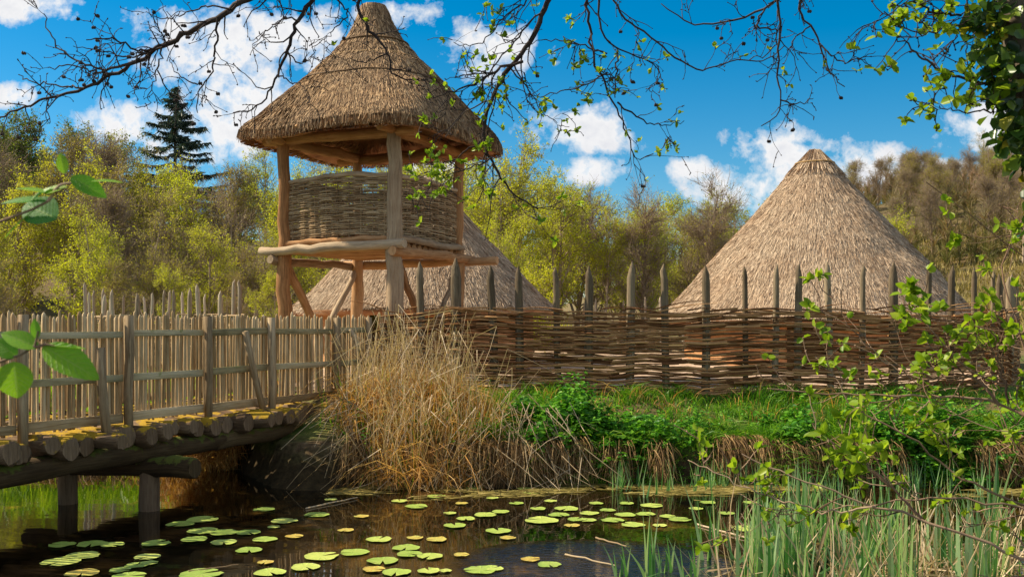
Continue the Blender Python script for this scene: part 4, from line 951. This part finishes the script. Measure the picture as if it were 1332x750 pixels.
pads += [(815,655,18,0),(868,672,20,0),(858,684,18,1),(700,662,20,0),(716,652,16,1),(672,655,18,0),(600,655,16,2),(585,668,16,1),(660,700,20,2),(540,700,20,2),(450,690,20,2),(430,650,16,1),(470,672,18,2),(690,728,24,2),(600,722,20,2),(905,662,18,0),(945,668,20,0),(640,648,16,1),(775,655,18,0),(790,664,20,0)]
pads.sort()
def area(px, py):
    col_ = 'beside the bridge piles' if px < 300 else 'left of centre' if px < 480 else 'in the middle of the pond' if px < 680 else 'right of centre' if px < 800 else 'among the green blades'
    row_ = 'nearest the camera' if py > 728 else 'in the near middle' if py > 698 else 'in the far middle' if py > 662 else 'close to the far bank'
    return col_, row_
for (px, py, wpx, kind) in pads:
    Y = H*F/(py-HY); c = P(px, py, Y); c[2] = 0; R_ = wpx/F*Y*.5*1.05
    mb = MB(); n = 22; notch = U(0, 6.28); a = notch+np.linspace(.16, 2*pi-.16, n); rad = R_*(1+.05*np.sin(a*3+U(0, 6))+.03*rng.normal(0, 1, n))
    V = [(0, 0, .012)]; z = .012
    for f, zz_ in ((.55, .011), (.93, .010), (1.0, .012)):
        for k in range(n): V.append((math.cos(a[k])*rad[k]*f, math.sin(a[k])*rad[k]*f, zz_+.002*math.sin(a[k]*5+px)+(.002 if f == 1 else 0)*rng.random()))
    T = [(0, 1+k, 2+k) for k in range(n-1)]; Q = []
    for q_ in range(2):
        for k in range(n-1): Q.append((1+q_*n+k, 1+(q_+1)*n+k, 2+(q_+1)*n+k, 2+q_*n+k))
    base_r = {0: U(.25, .72), 1: U(.62, .8), 2: U(.93, 1.0)}[kind]
    rr = base_r+rng.normal(0, .05, len(V)); mb.add(V, q=Q, t=T, r=np.clip(rr, 0, 1))
    cl_, rw_ = area(px, py); key = (cl_, rw_, kind); areas[key] = areas.get(key, 0)+1
    lab = '%s pad %s, %s from left, %s' % ({0: 'green', 1: 'yellow-green', 2: 'brown-yellow'}[kind], cl_, ORD[areas[key]-1], rw_)
    o = mb.build('lily_pad', M['pad'], None, rel=True); o.location = c; o.rotation_euler = (0, 0, 0); tag(o, lab, 'lily pad', 'lily pads on the pond')

# ---------------------------------------------------------------- iris / reed blades in front
def iris_proto(seed, hh, n):
    mb = MB(); base = np.stack([rng.normal(0, .05, n), rng.normal(0, .04, n), np.full(n, -.15)], 1); L = hh*rng.beta(4, 2, n)*1.15+.1
    k = np.abs(rng.normal(0, .11, n)); a = U(0, 6.28, n); k[::5] += U(.1, .3); tip = base+np.stack([np.cos(a)*k, np.sin(a)*k, L+.15-.3*k], 1)
    side = norm(np.stack([np.ones(n), rng.normal(0, .6, n), np.zeros(n)], 1)); blades(mb, base, tip, U(.7, 1.3, n)*.034, np.stack([np.cos(a)*-k*.2, np.sin(a)*-k*.2, 0*k], 1), 5, side=side, minw=.06)
    return mb.mesh('iris_blades', M['iris'])
imesh = [iris_proto(i, h_, n_) for i, (h_, n_) in enumerate([(.66, 11), (.55, 9), (.74, 13), (.45, 7), (.62, 14)])]
irs = [(925, 8.9, 1.35, 'tall iris clump standing alone left of the main stand'), (845, 8.2, .75, 'low iris clump at the bottom, left of the tall one'), (868, 8.45, .6, 'small thin iris clump between the low and the tall clumps'), (810, 8.3, .55, 'leftmost thin iris tuft at the bottom of the pond'), (900, 8.0, .8, 'iris clump in front of the tall lone one')]
for (px, Y, sc, lab) in irs:
    o = bpy.data.objects.new('iris_plant', imesh[rng.integers(0, 5)]); col.objects.link(o); o.location = (PX(px, Y), Y, 0); o.scale = (sc**.4, sc**.4, sc); tag(o, lab, 'iris', 'green iris blades in the water')
n_i = 0; spots = []
while n_i < 44:
    px = 950+350*rng.random()**.9; Y = U(7.3, 10.0)
    if (px > 1180 and rng.random() < .45) or (Y > 9.2 and rng.random() < .5): continue
    spots.append((px, Y)); n_i += 1
spots.sort(); cI = {}
for (px, Y) in spots:
    o = bpy.data.objects.new('iris_plant', imesh[rng.integers(0, 5)]); col.objects.link(o); x = PX(px, Y); o.location = (x, Y, max(0, float(height(x, Y))-.03)); sc = U(.75, 1.2); o.scale = (1, 1, sc); o.rotation_euler = (0, 0, U(-.5, .5))
    a_ = 'left part' if px < 1040 else 'middle' if px < 1130 else 'right part' if px < 1220 else 'far right end'; b_ = 'nearest the camera' if Y < 8.1 else 'in the middle rows' if Y < 9 else 'at the back'
    cI[(a_, b_)] = cI.get((a_, b_), 0)+1
    tag(o, 'iris clump, %s of the stand, %s from left, %s' % (a_, ORD[cI[(a_, b_)]-1], b_), 'iris', 'green iris blades in the water')
# dead stalks among the irises
mb = MB(); n = 340; px = 930+400*rng.random(n)**.7; Y = U(7.2, 9.6, n); X = (px-666)/F*Y; base = np.stack([X, Y, np.full(n, -.05)], 1); L = U(.15, .75, n)
tip = base+np.stack([rng.normal(0, .22, n), rng.normal(0, .15, n), L], 1); blades(mb, base, tip, U(.008, .022, n), rng.normal(0, .03, (n, 3)), 3, minw=.4)
tag(mb.build('dead_iris_stalks', M['straw_pale']), 'pale dead stalks standing between the green iris blades', 'stalks', kind='stuff')
# grass of the near bank, lower right corner, and short sprouts off the far bank
mb = MB(); n = 420; X = U(3.9, 7.5, n); Y = near_line(X)-U(-.1, 2.0, n); tufts(mb, X, Y, 14, .15, .5, .013, .1, .9)
tag(mb.build('near_bank_grass', M['grass']), 'bright green grass on the near bank in the lower right corner', 'grass', kind='stuff')
mb = MB(); n = 90; X = U(1.2, 6, n); Y = far_line(X)-np.abs(rng.normal(.1, .35, n)); X = np.repeat(X, 4)+rng.normal(0, .03, n*4); Y = np.repeat(Y, 4); b_ = np.stack([X, Y, np.full(n*4, -.02)], 1)
blades(mb, b_, b_+np.stack([rng.normal(0, .05, n*4), rng.normal(0, .05, n*4), U(.12, .42, n*4)], 1), .016, None, 3)
tag(mb.build('waterside_sprouts', M['iris']), 'short green sprouts standing in the shallows below the far bank', 'water plants', kind='stuff')

# ---------------------------------------------------------------- overhanging branches
TW, LW, LS = .72, 1.7, 1.25
def bough(mb, mt, pts, Y0, Y1, r0, r1, extra=None, ntw=20, tl=(.12, .4), leafmb=None, nl=0, ls=.03, cones=0, conemb=None, lo=0.0, droop=-.05, wig=.22):
    ntw = int(ntw*TW); nl = int(nl*LW); ls = ls*LS
    k = len(pts); ysn = np.linspace(Y0, Y1, k); W = [P(x, y, yy) for (x, y), yy in zip(pts, ysn)]
    if extra is not None: W = [np.asarray(e, float) for e in extra]+W
    p = smooth_path(W, max(10, k*5)); n = len(p); p[2:-1] += rng.normal(0, .006, (n-3, 3))
    rr = np.linspace(r0, r1, n); tubes(mb, p, rr[None], 6, rough=.06)
    if ntw:
        o, d, r, t = spawn(p[None], rr[None], ntw, lo, 1, .5, 1.1); L = U(tl[0], tl[1], ntw)
        b, q = grow(o, d, L, np.minimum(r*.6, .0055), 6, wig, droop, .45); tubes(mb, b, q, 4)
        m2 = int(ntw*2.2); o, d, r, t = spawn(b, q, m2, .2, 1, .5, 1.2); b2, q2 = grow(o, d, U(.04, .17, m2), np.full(m2, .0028), 4, wig, droop, .7); tubes(mb, b2, q2, 3)
        ends = np.concatenate([b[:, -1], b2[:, -1], b2[:, 2]]); tubes(mb, np.stack([ends, ends+rng.normal(0, .006, ends.shape)], 1), np.tile([[.0045, .002]], (len(ends), 1)), 4)
        if nl and leafmb is not None:
            for _ in range(nl):
                src = b2 if rng.random() < .7 else b; i = rng.integers(0, len(src)); c = src[i, -1]; m_ = rng.integers(2, 5)
                leaves(leafmb, np.tile(c, (m_, 1)), rng.normal(0, 1, (m_, 3))+[0, 0, .3], rng.normal(0, .8, (m_, 3))+[0, -.3, 1], ls*U(.6, 1.3, m_), ls*.72*U(.7, 1.2, m_))
        if cones and conemb is not None and len(b2):
            for _ in range(cones):
                c = (b2[rng.integers(0, m2), -1]); e = c+np.array([rng.normal(0, .008), rng.normal(0, .008), -.02])
                conemb.append(MB())
                for dx in (0, U(.008, .012)):
                    tubes(conemb[-1], np.array([c+[dx, 0, 0], c*.7+e*.3+[dx, 0, 0], c*.3+e*.7+[dx, 0, 0], e+[dx, 0, 0]]), np.array([[.003, .0085, .008, .002]]), 6)
alder = thing('overhanging_alder', (6.2, 4.6, .4), 'alder leaning over the pond with thin dark branches hanging into the top of the view', 'tree')
mb = MB(); ztop = H+2.55
log(mb, (6.2, 4.6, .1), (4.6, 5.4, H+3.2), .2, .14, 12, 12, .02, .04, mids=[(5.8, 4.8, 2.5)])
part(mb, 'trunk', M['bark'], alder)
mb = MB(); limb = smooth_path([(4.6, 5.4, H+3.2), (2.6, 5.9, H+2.75), (.6, 6.1, H+2.55), (-1.2, 6.2, H+2.40), (-2.0, 6.25, H+2.30)], 22); tubes(mb, limb, np.linspace(.10, .03, 22)[None], 9, rough=.05)
part(mb, 'limb', M['bark'], alder)
def top(x, y=6.1): 
    z = np.interp(x, limb[::-1, 0], limb[::-1, 2]); return (x, np.interp(x, limb[::-1, 0], limb[::-1, 1]), z)
bare = []   # (attach x, pixel points, r0, twigs, leaves, cones)
mbB = MB(); mbL = MB(); mbC = []
def X_at(px, Y=6.1): return (px-666)/F*Y
def bg_(pts, r0, r1, ntw, nl=0, cones=0, att=None, tl=(.12, .38), ls=.030, Y=6.1, **kw):
    global mbB
    ex = [top(att)] if att is not None else None
    mbB = MB(); bough(mbB, None, pts, Y, Y+U(-.25, .25), r0, r1, ex, ntw, tl, mbL, nl, ls, cones, mbC, **kw)
    part(mbB, 'bough', M['twigdark'], alder)
bg_([(345, -8), (320, 0), (293, 17), (250, 40), (217, 58), (180, 80), (147, 97), (110, 115), (67, 128), (30, 141), (-12, 157)], .024, .005, 34, 0, 14, att=-1.1)
bg_([(217, 58), (180, 66), (143, 50), (112, 52)], .008, .003, 14, 0, 10, tl=(.1, .28)); bg_([(217, 60), (170, 74), (130, 66), (95, 60)], .007, .002, 12, 0, 8, tl=(.1, .25))
bg_([(180, 80), (133, 90), (90, 73), (67, 50), (57, 18)], .009, .003, 14, 0, 5, tl=(.08, .25)); bg_([(150, 96), (120, 92), (85, 85), (62, 88)], .006, .003, 8, 0, 4, tl=(.08, .2))
bg_([(110, 115), (80, 112), (45, 108), (24, 97)], .006, .003, 8, 0, 2, tl=(.06, .18))
bg_([(283, 22), (280, 67), (273, 97), (257, 123), (257, 147)], .008, .003, 12, 0, 6, tl=(.08, .25)); bg_([(257, 110), (233, 98), (220, 77)], .005, .002, 5, 0, 2, tl=(.06, .15))
bg_([(210, 62), (205, 92), (194, 128), (192, 142)], .006, .002, 7, 0, 2, tl=(.06, .18)); bg_([(205, 92), (222, 122), (245, 145)], .005, .002, 6, 0, 2, tl=(.06, .15)); bg_([(183, 82), (182, 105), (172, 122)], .005, .002, 4, tl=(.05, .12))
bg_([(300, 12), (270, 8), (225, 22), (205, 25), (190, 15)], .006, .002, 8, 0, 2, tl=(.06, .18)); bg_([(217, 57), (205, 35), (190, 10)], .005, .002, 6, 0, 3, tl=(.06, .15))
bg_([(412, -10), (404, 0), (387, 31), (373, 69), (352, 114), (335, 139), (303, 147)], .020, .003, 26, 0, 10, att=-1.25, tl=(.1, .32)); bg_([(390, 28), (375, 25), (350, 38), (328, 58)], .006, .002, 8, tl=(.06, .2)); bg_([(373, 69), (392, 82), (408, 70)], .005, .002, 6, tl=(.05, .15)); bg_([(360, 98), (385, 108), (400, 118)], .005, .002, 5, tl=(.06, .15))
bg_([(474, -8), (466, 0), (480, 38), (505, 69), (508, 94), (525, 102), (545, 104)], .017, .003, 14, 2, 2, att=-.9, tl=(.08, .28)); bg_([(430, -5), (453, 17), (440, 32), (421, 52), (405, 62)], .006, .002, 10, 1, 1, tl=(.08, .2)); bg_([(505, 69), (475, 80), (440, 75)], .005, .002, 6, tl=(.06, .2))
bg_([(722, -12), (713, 0), (697, 37), (680, 70), (654, 100), (633, 149), (629, 180), (643, 215), (673, 257), (700, 272)], .024, .004, 36, 26, 2, att=.35, tl=(.12, .45)); bg_([(680, 80), (645, 92), (612, 111), (563, 128)], .010, .003, 18, 10, 0, tl=(.1, .3))
bg_([(697, 20), (672, 50), (640, 90), (615, 130), (560, 190)], .006, .002, 16, 14, 0, tl=(.1, .3)); bg_([(690, -5), (650, 30), (620, 60), (590, 55)], .006, .002, 16, 14, 0, tl=(.08, .25)); bg_([(640, 205), (610, 220), (585, 228), (570, 250)], .006, .002, 14, 26, 0, tl=(.08, .25), ls=.035)
bg_([(629, 180), (600, 200), (575, 215), (545, 232)], .005, .002, 10, 12, 0, tl=(.08, .22), ls=.035)
bg_([(763, -10), (767, 43), (777, 90), (793, 123), (810, 160), (822, 190), (830, 207), (850, 200)], .012, .003, 20, 12, 2, att=.55, tl=(.1, .32)); bg_([(780, -10), (785, 43), (803, 63), (843, 80), (860, 97), (840, 120)], .011, .002, 18, 6, 5, att=.6, tl=(.08, .3)); bg_([(803, 65), (801, 100), (800, 127)], .006, .003, 6, 4, 0, tl=(.06, .2))
bg_([(803, 133), (825, 150), (860, 163), (890, 157)], .006, .002, 8, 8, 0, tl=(.06, .2)); bg_([(790, 70), (740, 55), (700, 54), (672, 58)], .005, .002, 9, 6, 0, tl=(.06, .2)); bg_([(790, 95), (745, 115), (705, 125), (660, 112)], .005, .002, 12, 12, 0, tl=(.08, .25)); bg_([(665, 90), (690, 120), (705, 145), (725, 160)], .005, .002, 9, 8, 0, tl=(.06, .2))
bg_([(800, 0), (815, 25), (847, 50), (877, 73), (907, 90), (953, 80), (1000, 77), (1020, 60)], .008, .003, 22, 6, 3, att=.75, tl=(.08, .3)); bg_([(1030, -15), (1000, 8), (960, 25), (893, 28), (860, 5)], .012, .003, 22, 0, 4, att=1.75, tl=(.1, .3)); bg_([(995, 12), (985, 35), (1010, 40), (1000, 70), (975, 78)], .006, .003, 10, 0, 1, tl=(.08, .2))
bg_([(1010, -12), (1015, 43), (1012, 87), (1015, 133), (1010, 153), (990, 164)], .012, .003, 26, 0, 6, att=1.65, tl=(.1, .33)); bg_([(1042, -12), (1042, 20), (1055, 33), (1069, 67), (1079, 93), (1099, 113)], .013, .003, 18, 1, 4, att=1.8, tl=(.08, .25)); bg_([(1069, 60), (1085, 75), (1105, 80), (1139, 67)], .006, .002, 9, 1, 4, tl=(.05, .18)); bg_([(1055, 33), (1035, 50), (1020, 75)], .005, .002, 8, 0, 1, tl=(.05, .15))
bg_([(1015, 130), (1035, 135), (1058, 128)], .005, .002, 7, 0, 2, tl=(.05, .15)); bg_([(1189, -10), (1165, 12), (1142, 27), (1119, 37), (1092, 63)], .007, .002, 14, 8, 2, att=2.5, tl=(.06, .2))
part(mbL, 'leaves', M['leaf_fore'], alder); [part(c_, 'cone', M['twigdark'], alder) for c_ in mbC[:100]]

# ivy-clad trunk at the upper right
ivy = thing('ivy_clad_tree', (2.75, 4.0, .35), 'ivy-clad tree trunk leaning in at the upper right corner', 'tree')
trunk = smooth_path([(2.75, 4.0, .1), (2.32, 4.0, 1.6), P(1368, 200, 4.0), P(1345, 90, 4.0), P(1325, -20, 4.0), (1.9, 4.0, H+2.4)], 24)
mb = MB(); tubes(mb, trunk, np.linspace(.14, .075, 24)[None], 14, cap=True, rough=.05); part(mb, 'trunk', M['bark'], ivy)
mb = MB(); n = 1050; k = U(4, 22, n); ki = k.astype(int); f = (k-ki)[:, None]; c = trunk[ki]*(1-f)+trunk[ki+1]*f; a = U(0, 6.28, n)
rad = .09+np.abs(rng.normal(0, .055, n)); zf = sstep(H+.55, H+.8, c[:, 2]); rad = rad*(.75+.35*zf)
c = c+np.stack([np.cos(a)*rad, np.sin(a)*rad, rng.normal(0, .02, n)], 1); d = np.stack([np.cos(a)*.7+rng.normal(0, .4, n), np.sin(a)*.7+rng.normal(0, .4, n), -U(.2, 1.2, n)], 1)
leaves(mb, c, d, np.stack([np.cos(a), np.sin(a), U(.2, .9, n)], 1), .062*U(.6, 1.25, n), .062*U(.6, 1.2, n))
for (x0_, y0_, x1_, y1_, m_) in ((1318, 120, 1322, 205, 34), (1305, 60, 1290, 110, 34), (1300, 10, 1272, 60, 50), (1262, 0, 1270, 30, 16), (1310, 150, 1303, 190, 14), (1300, 95, 1310, 130, 20)):   # trailing strands
    f = U(0, 1, m_)[:, None]; q = P(x0_, y0_, 3.95)*(1-f)+P(x1_, y1_, 3.92)*f+rng.normal(0, .022, (m_, 3)); leaves(mb, q, rng.normal(0, .5, (m_, 3))+[-.2, -.3, -.7], rng.normal(0, .5, (m_, 3))+[-.3, -.9, .4], .058*U(.6, 1.25, m_), .055*U(.6, 1.2, m_))
part(mb, 'ivy', M['ivy'], ivy)
mbB = MB(); mbL = MB()
for pts, r0, ntw, nl in (([(1345, 128), (1332, 123), (1282, 110), (1239, 97), (1205, 80), (1179, 57), (1149, 38)], .009, 12, 12), ([(1340, 5), (1262, -5), (1252, 33), (1240, 55), (1225, 80)], .006, 10, 6), ([(1340, 128), (1325, 133), (1292, 143), (1255, 146), (1222, 138)], .005, 14, 26), ([(1345, 20), (1270, 25), (1215, 42), (1180, 40), (1150, 15)], .005, 14, 24), ([(1250, 20), (1215, 15), (1190, 5), (1160, 10)], .005, 10, 12), ([(1330, 5), (1256, 60), (1262, 95)], .004, 5, 2)):
    bough(mbB, None, pts, 4.0, 4.0+U(-.4, .2), r0, .002, None, ntw, (.05, .18), mbL, nl, .030 if r0 < .009 else .042)
part(mbB, 'branches', M['twigdark'], ivy); part(mbL, 'leaves', M['leaf_fore'], ivy)

# ---------------------------------------------------------------- foreground shrub on the right
TW, LW, LS = .8, 2.0, 1.02
def shrub(root, label, br, name='alder_sapling'):
    t = thing(name, root, label, 'shrub', None); L = MB()
    for (pts, Y0, Y1, r0, r1, ntw, nl, ls) in br:
        m_ = MB(); bough(m_, None, pts, Y0, Y1, r0, r1, [root] if pts[0][0] >= 1330 else None, ntw, (.08, .30), L, nl, ls, lo=.15, droop=.08, wig=.2); part(m_, 'branch', M['twig'], t)
    part(L, 'leaves', M['leaf_fore'], t)
shrub((3.0, 4.2, .35), 'spreading young alder with fresh leaves, its pale branches reaching in from the right edge', [
    ([(1340, 545), (1312, 530), (1260, 517), (1190, 515), (1130, 513), (1070, 512), (1000, 505)], 4.3, 4.6, .012, .003, 16, 16, .042),
    ([(1300, 527), (1270, 495), (1215, 488), (1160, 478), (1130, 450), (1100, 420)], 4.3, 4.5, .007, .002, 18, 22, .045),
    ([(1345, 500), (1310, 500), (1260, 480), (1235, 460), (1215, 430), (1190, 405), (1170, 395)], 4.3, 4.4, .007, .002, 18, 30, .05),
    ([(1345, 440), (1300, 428), (1250, 420), (1200, 412), (1160, 395)], 4.2, 4.4, .007, .002, 18, 32, .05),
    ([(1312, 525), (1300, 470), (1290, 430), (1275, 400)], 4.3, 4.3, .006, .002, 8, 10, .045)])
shrub((2.8, 4.0, .35), 'arching brown sapling with scattered leaves crossing the iris stand', [
    ([(1345, 735), (1290, 707), (1240, 690), (1199, 674), (1140, 658), (1070, 633), (1012, 612), (965, 590)], 4.0, 4.4, .011, .003, 18, 24, .046),
    ([(1340, 665), (1260, 650), (1180, 650), (1110, 660), (1040, 665), (985, 655), (960, 640)], 4.2, 4.6, .008, .002, 14, 14, .04),
    ([(1199, 674), (1165, 640), (1120, 600), (1085, 575), (1060, 580)], 4.1, 4.3, .007, .002, 14, 26, .05),
    ([(1140, 658), (1070, 665), (1000, 645), (930, 615), (895, 598)], 4.2, 4.6, .005, .002, 8, 8, .05)])
shrub((3.1, 4.6, .35), 'upright dark-stemmed sapling with small leaves at the right edge of the view', [
    ([(1345, 660), (1290, 640), (1240, 615), (1200, 580), (1150, 550), (1110, 530), (1092, 500), (1075, 470)], 4.6, 4.9, .010, .003, 22, 34, .046),
    ([(1340, 480), (1325, 420), (1310, 380), (1305, 345), (1312, 313), (1329, 287)], 4.5, 4.7, .008, .003, 14, 12, .045),
    ([(1345, 300), (1320, 302), (1275, 310), (1240, 302)], 4.6, 4.6, .005, .002, 10, 18, .042),
    ([(1345, 340), (1300, 310), (1270, 285), (1235, 258), (1205, 237)], 4.6, 4.6, .004, .002, 5, 4, .04),
    ([(1345, 560), (1300, 560), (1255, 545), (1215, 530), (1180, 520)], 4.6, 4.8, .006, .002, 16, 22, .045),
    ([(1345, 610), (1320, 570), (1300, 540), (1290, 500)], 4.6, 4.8, .006, .002, 10, 14, .045)])

# leaves close to the lens on the left
def big_mat():
    m, nt = nodes('ribbed_hazel_leaf'); tc = attr(nt, 'tc', 1); r = attr(nt, 'rnd', 2); sp = nt.nodes.new('ShaderNodeSeparateXYZ'); nt.links.new(tc, sp.inputs[0])
    au = math_(nt, 'ABSOLUTE', sp.outputs[1]); v = math_(nt, 'FRACT', math_(nt, 'SUBTRACT', math_(nt, 'MULTIPLY', sp.outputs[0], 9.0), math_(nt, 'MULTIPLY', au, 2.4)))
    rib = ramp(nt, v, [(0, (1, 1, 1)), (.14, (0, 0, 0)), (.86, (0, 0, 0)), (1, (1, 1, 1))]); midr = ramp(nt, au, [(.02, (1, 1, 1)), (.07, (0, 0, 0))])
    k = math_(nt, 'MAXIMUM', rib, midr); c = ramp(nt, r, [(0, (.06, .24, .08)), (.35, (.10, .34, .02)), (.7, (.22, .50, .015)), (1, (.38, .62, .02))])
    bl = noise(nt, tc, 7, 3); c = mix(nt, math_(nt, 'MULTIPLY', bl, .35), c, (.05, .16, .01)); c = mix(nt, math_(nt, 'MULTIPLY', k, .55), c, (.36, .52, .10))
    b = principled(nt, c, .45, bump(nt, k, .5, .002), .35); t = nt.nodes.new('ShaderNodeBsdfTranslucent'); nt.links.new(c, t.inputs[0])
    mx = nt.nodes.new('ShaderNodeMixShader'); mx.inputs[0].default_value = .5; nt.links.new(b, mx.inputs[1]); nt.links.new(t.outputs[0], mx.inputs[2]); out(nt, mx.outputs[0]); return m
M['leaf_rib'] = big_mat()
def big_leaf(mb, base, tip, wd, nrm, r, curl=.12):
    base = np.asarray(base); tip = np.asarray(tip); L = np.linalg.norm(tip-base); D = (tip-base)/L; S = norm(np.cross(D, nrm)); Up = np.cross(S, D)
    m_, k = 29, 6; V = []; T = []
    for i in range(m_):
        f = i/(m_-1); hw = wd*.5*(math.sin(pi*min(1, f**.85*1.0)))**.75*(1+.035*(-1)**i*(.1 < f < .97))
        for j in range(-k, k+1):
            u = j/k; vein = .010*L*math.cos((f*9-abs(u)*2.2)*2*pi)*(1 if abs(u) > .05 else 0)*.5
            V.append(base+D*L*(f)+S*hw*u+Up*(abs(u)*hw*.22-curl*L*f*f+vein)); T.append((f, u, 0))
    n = 2*k+1; Q = [(i*n+j, i*n+j+1, (i+1)*n+j+1, (i+1)*n+j) for i in range(m_-1) for j in range(n-1)]
    mb.add(V, q=Q, tc=T, r=np.clip(r+rng.normal(0, .05, len(V)), 0, 1))
hz = thing('hazel_shrub', (-1.15, 1.35, .5), 'hazel twigs with large ribbed leaves close to the camera at the left edge', 'shrub')
mb = MB(); Yc = 1.5
stem = smooth_path([(-1.15, 1.35, .5), (-1.05, 1.4, 1.3), P(-70, 480, Yc), P(-60, 330, Yc), P(-50, 230, Yc)], 20); tubes(mb, stem, np.linspace(.012, .006, 20)[None], 8); part(mb, 'stem', M['twig'], hz)
mb = MB(); LB_ = MB()
for pts in ([(-62, 320), (0, 288), (35, 275), (62, 262), (75, 245)], [(-65, 500), (0, 470), (25, 462), (45, 450), (50, 430)], [(45, 452), (60, 448), (72, 450)], [(62, 262), (80, 240), (95, 238)], [(-62, 300), (-20, 270), (0, 262)]):
    tubes(mb, smooth_path([P(x, y, Yc) for x, y in pts], 8), np.linspace(.0028, .0016, 8)[None], 6)
part(mb, 'twig', M['twig'], hz)
def BL(x0, y0, x1, y1, wpx, n=(0, -1, .3), r=.6, dy=0, curl=.12): big_leaf(LB_, P(x0, y0, Yc), P(x1, y1, Yc+dy), wpx/F*Yc, np.array(n, float), r, curl)
BL(60, 262, 0, 258, 22, r=.35, n=(0, -.5, .9)); BL(40, 262, 66, 240, 14, r=.6, n=(.2, -.4, .9)); BL(92, 230, 138, 254, 26, (-.1, -.8, .6), .5); BL(118, 236, 160, 233, 11, (0, -.4, 1), .8)
BL(58, 252, 86, 240, 18, (0, -.6, .8), .95); BL(84, 226, 78, 198, 15, (.2, -1, .2), .9); BL(74, 285, 28, 262, 46, (0, -.9, .5), .15, .02); BL(66, 252, 20, 240, 14, (0, -.4, .9), .8)
BL(50, 452, 0, 430, 26, (0, -.8, .6), .75); BL(56, 450, 126, 489, 40, (.1, -.9, .5), .8, -.02); BL(18, 470, 22, 518, 52, (0, -1, .15), .9, 0, .05); BL(58, 449, 112, 448, 12, (0, -.3, 1), .8); BL(48, 440, 44, 414, 13, (.2, -1, .1), .7); BL(22, 464, -8, 440, 26, (0, -1, .4), .6); BL(50, 270, 0, 305, 10, (0, -.3, 1), .5)
part(LB_, 'leaves', M['leaf_rib'], hz)

for o in list(bpy.data.objects):
    if '_w' in o: del o['_w']
for k_, lst in protos.items():
    for pr in lst:
        if pr.name not in used:
            for ch in list(pr.children): bpy.data.objects.remove(ch)
            bpy.data.objects.remove(pr)
print('objects', len(bpy.data.objects), 'build %.1fs' % (time.time()-T0))
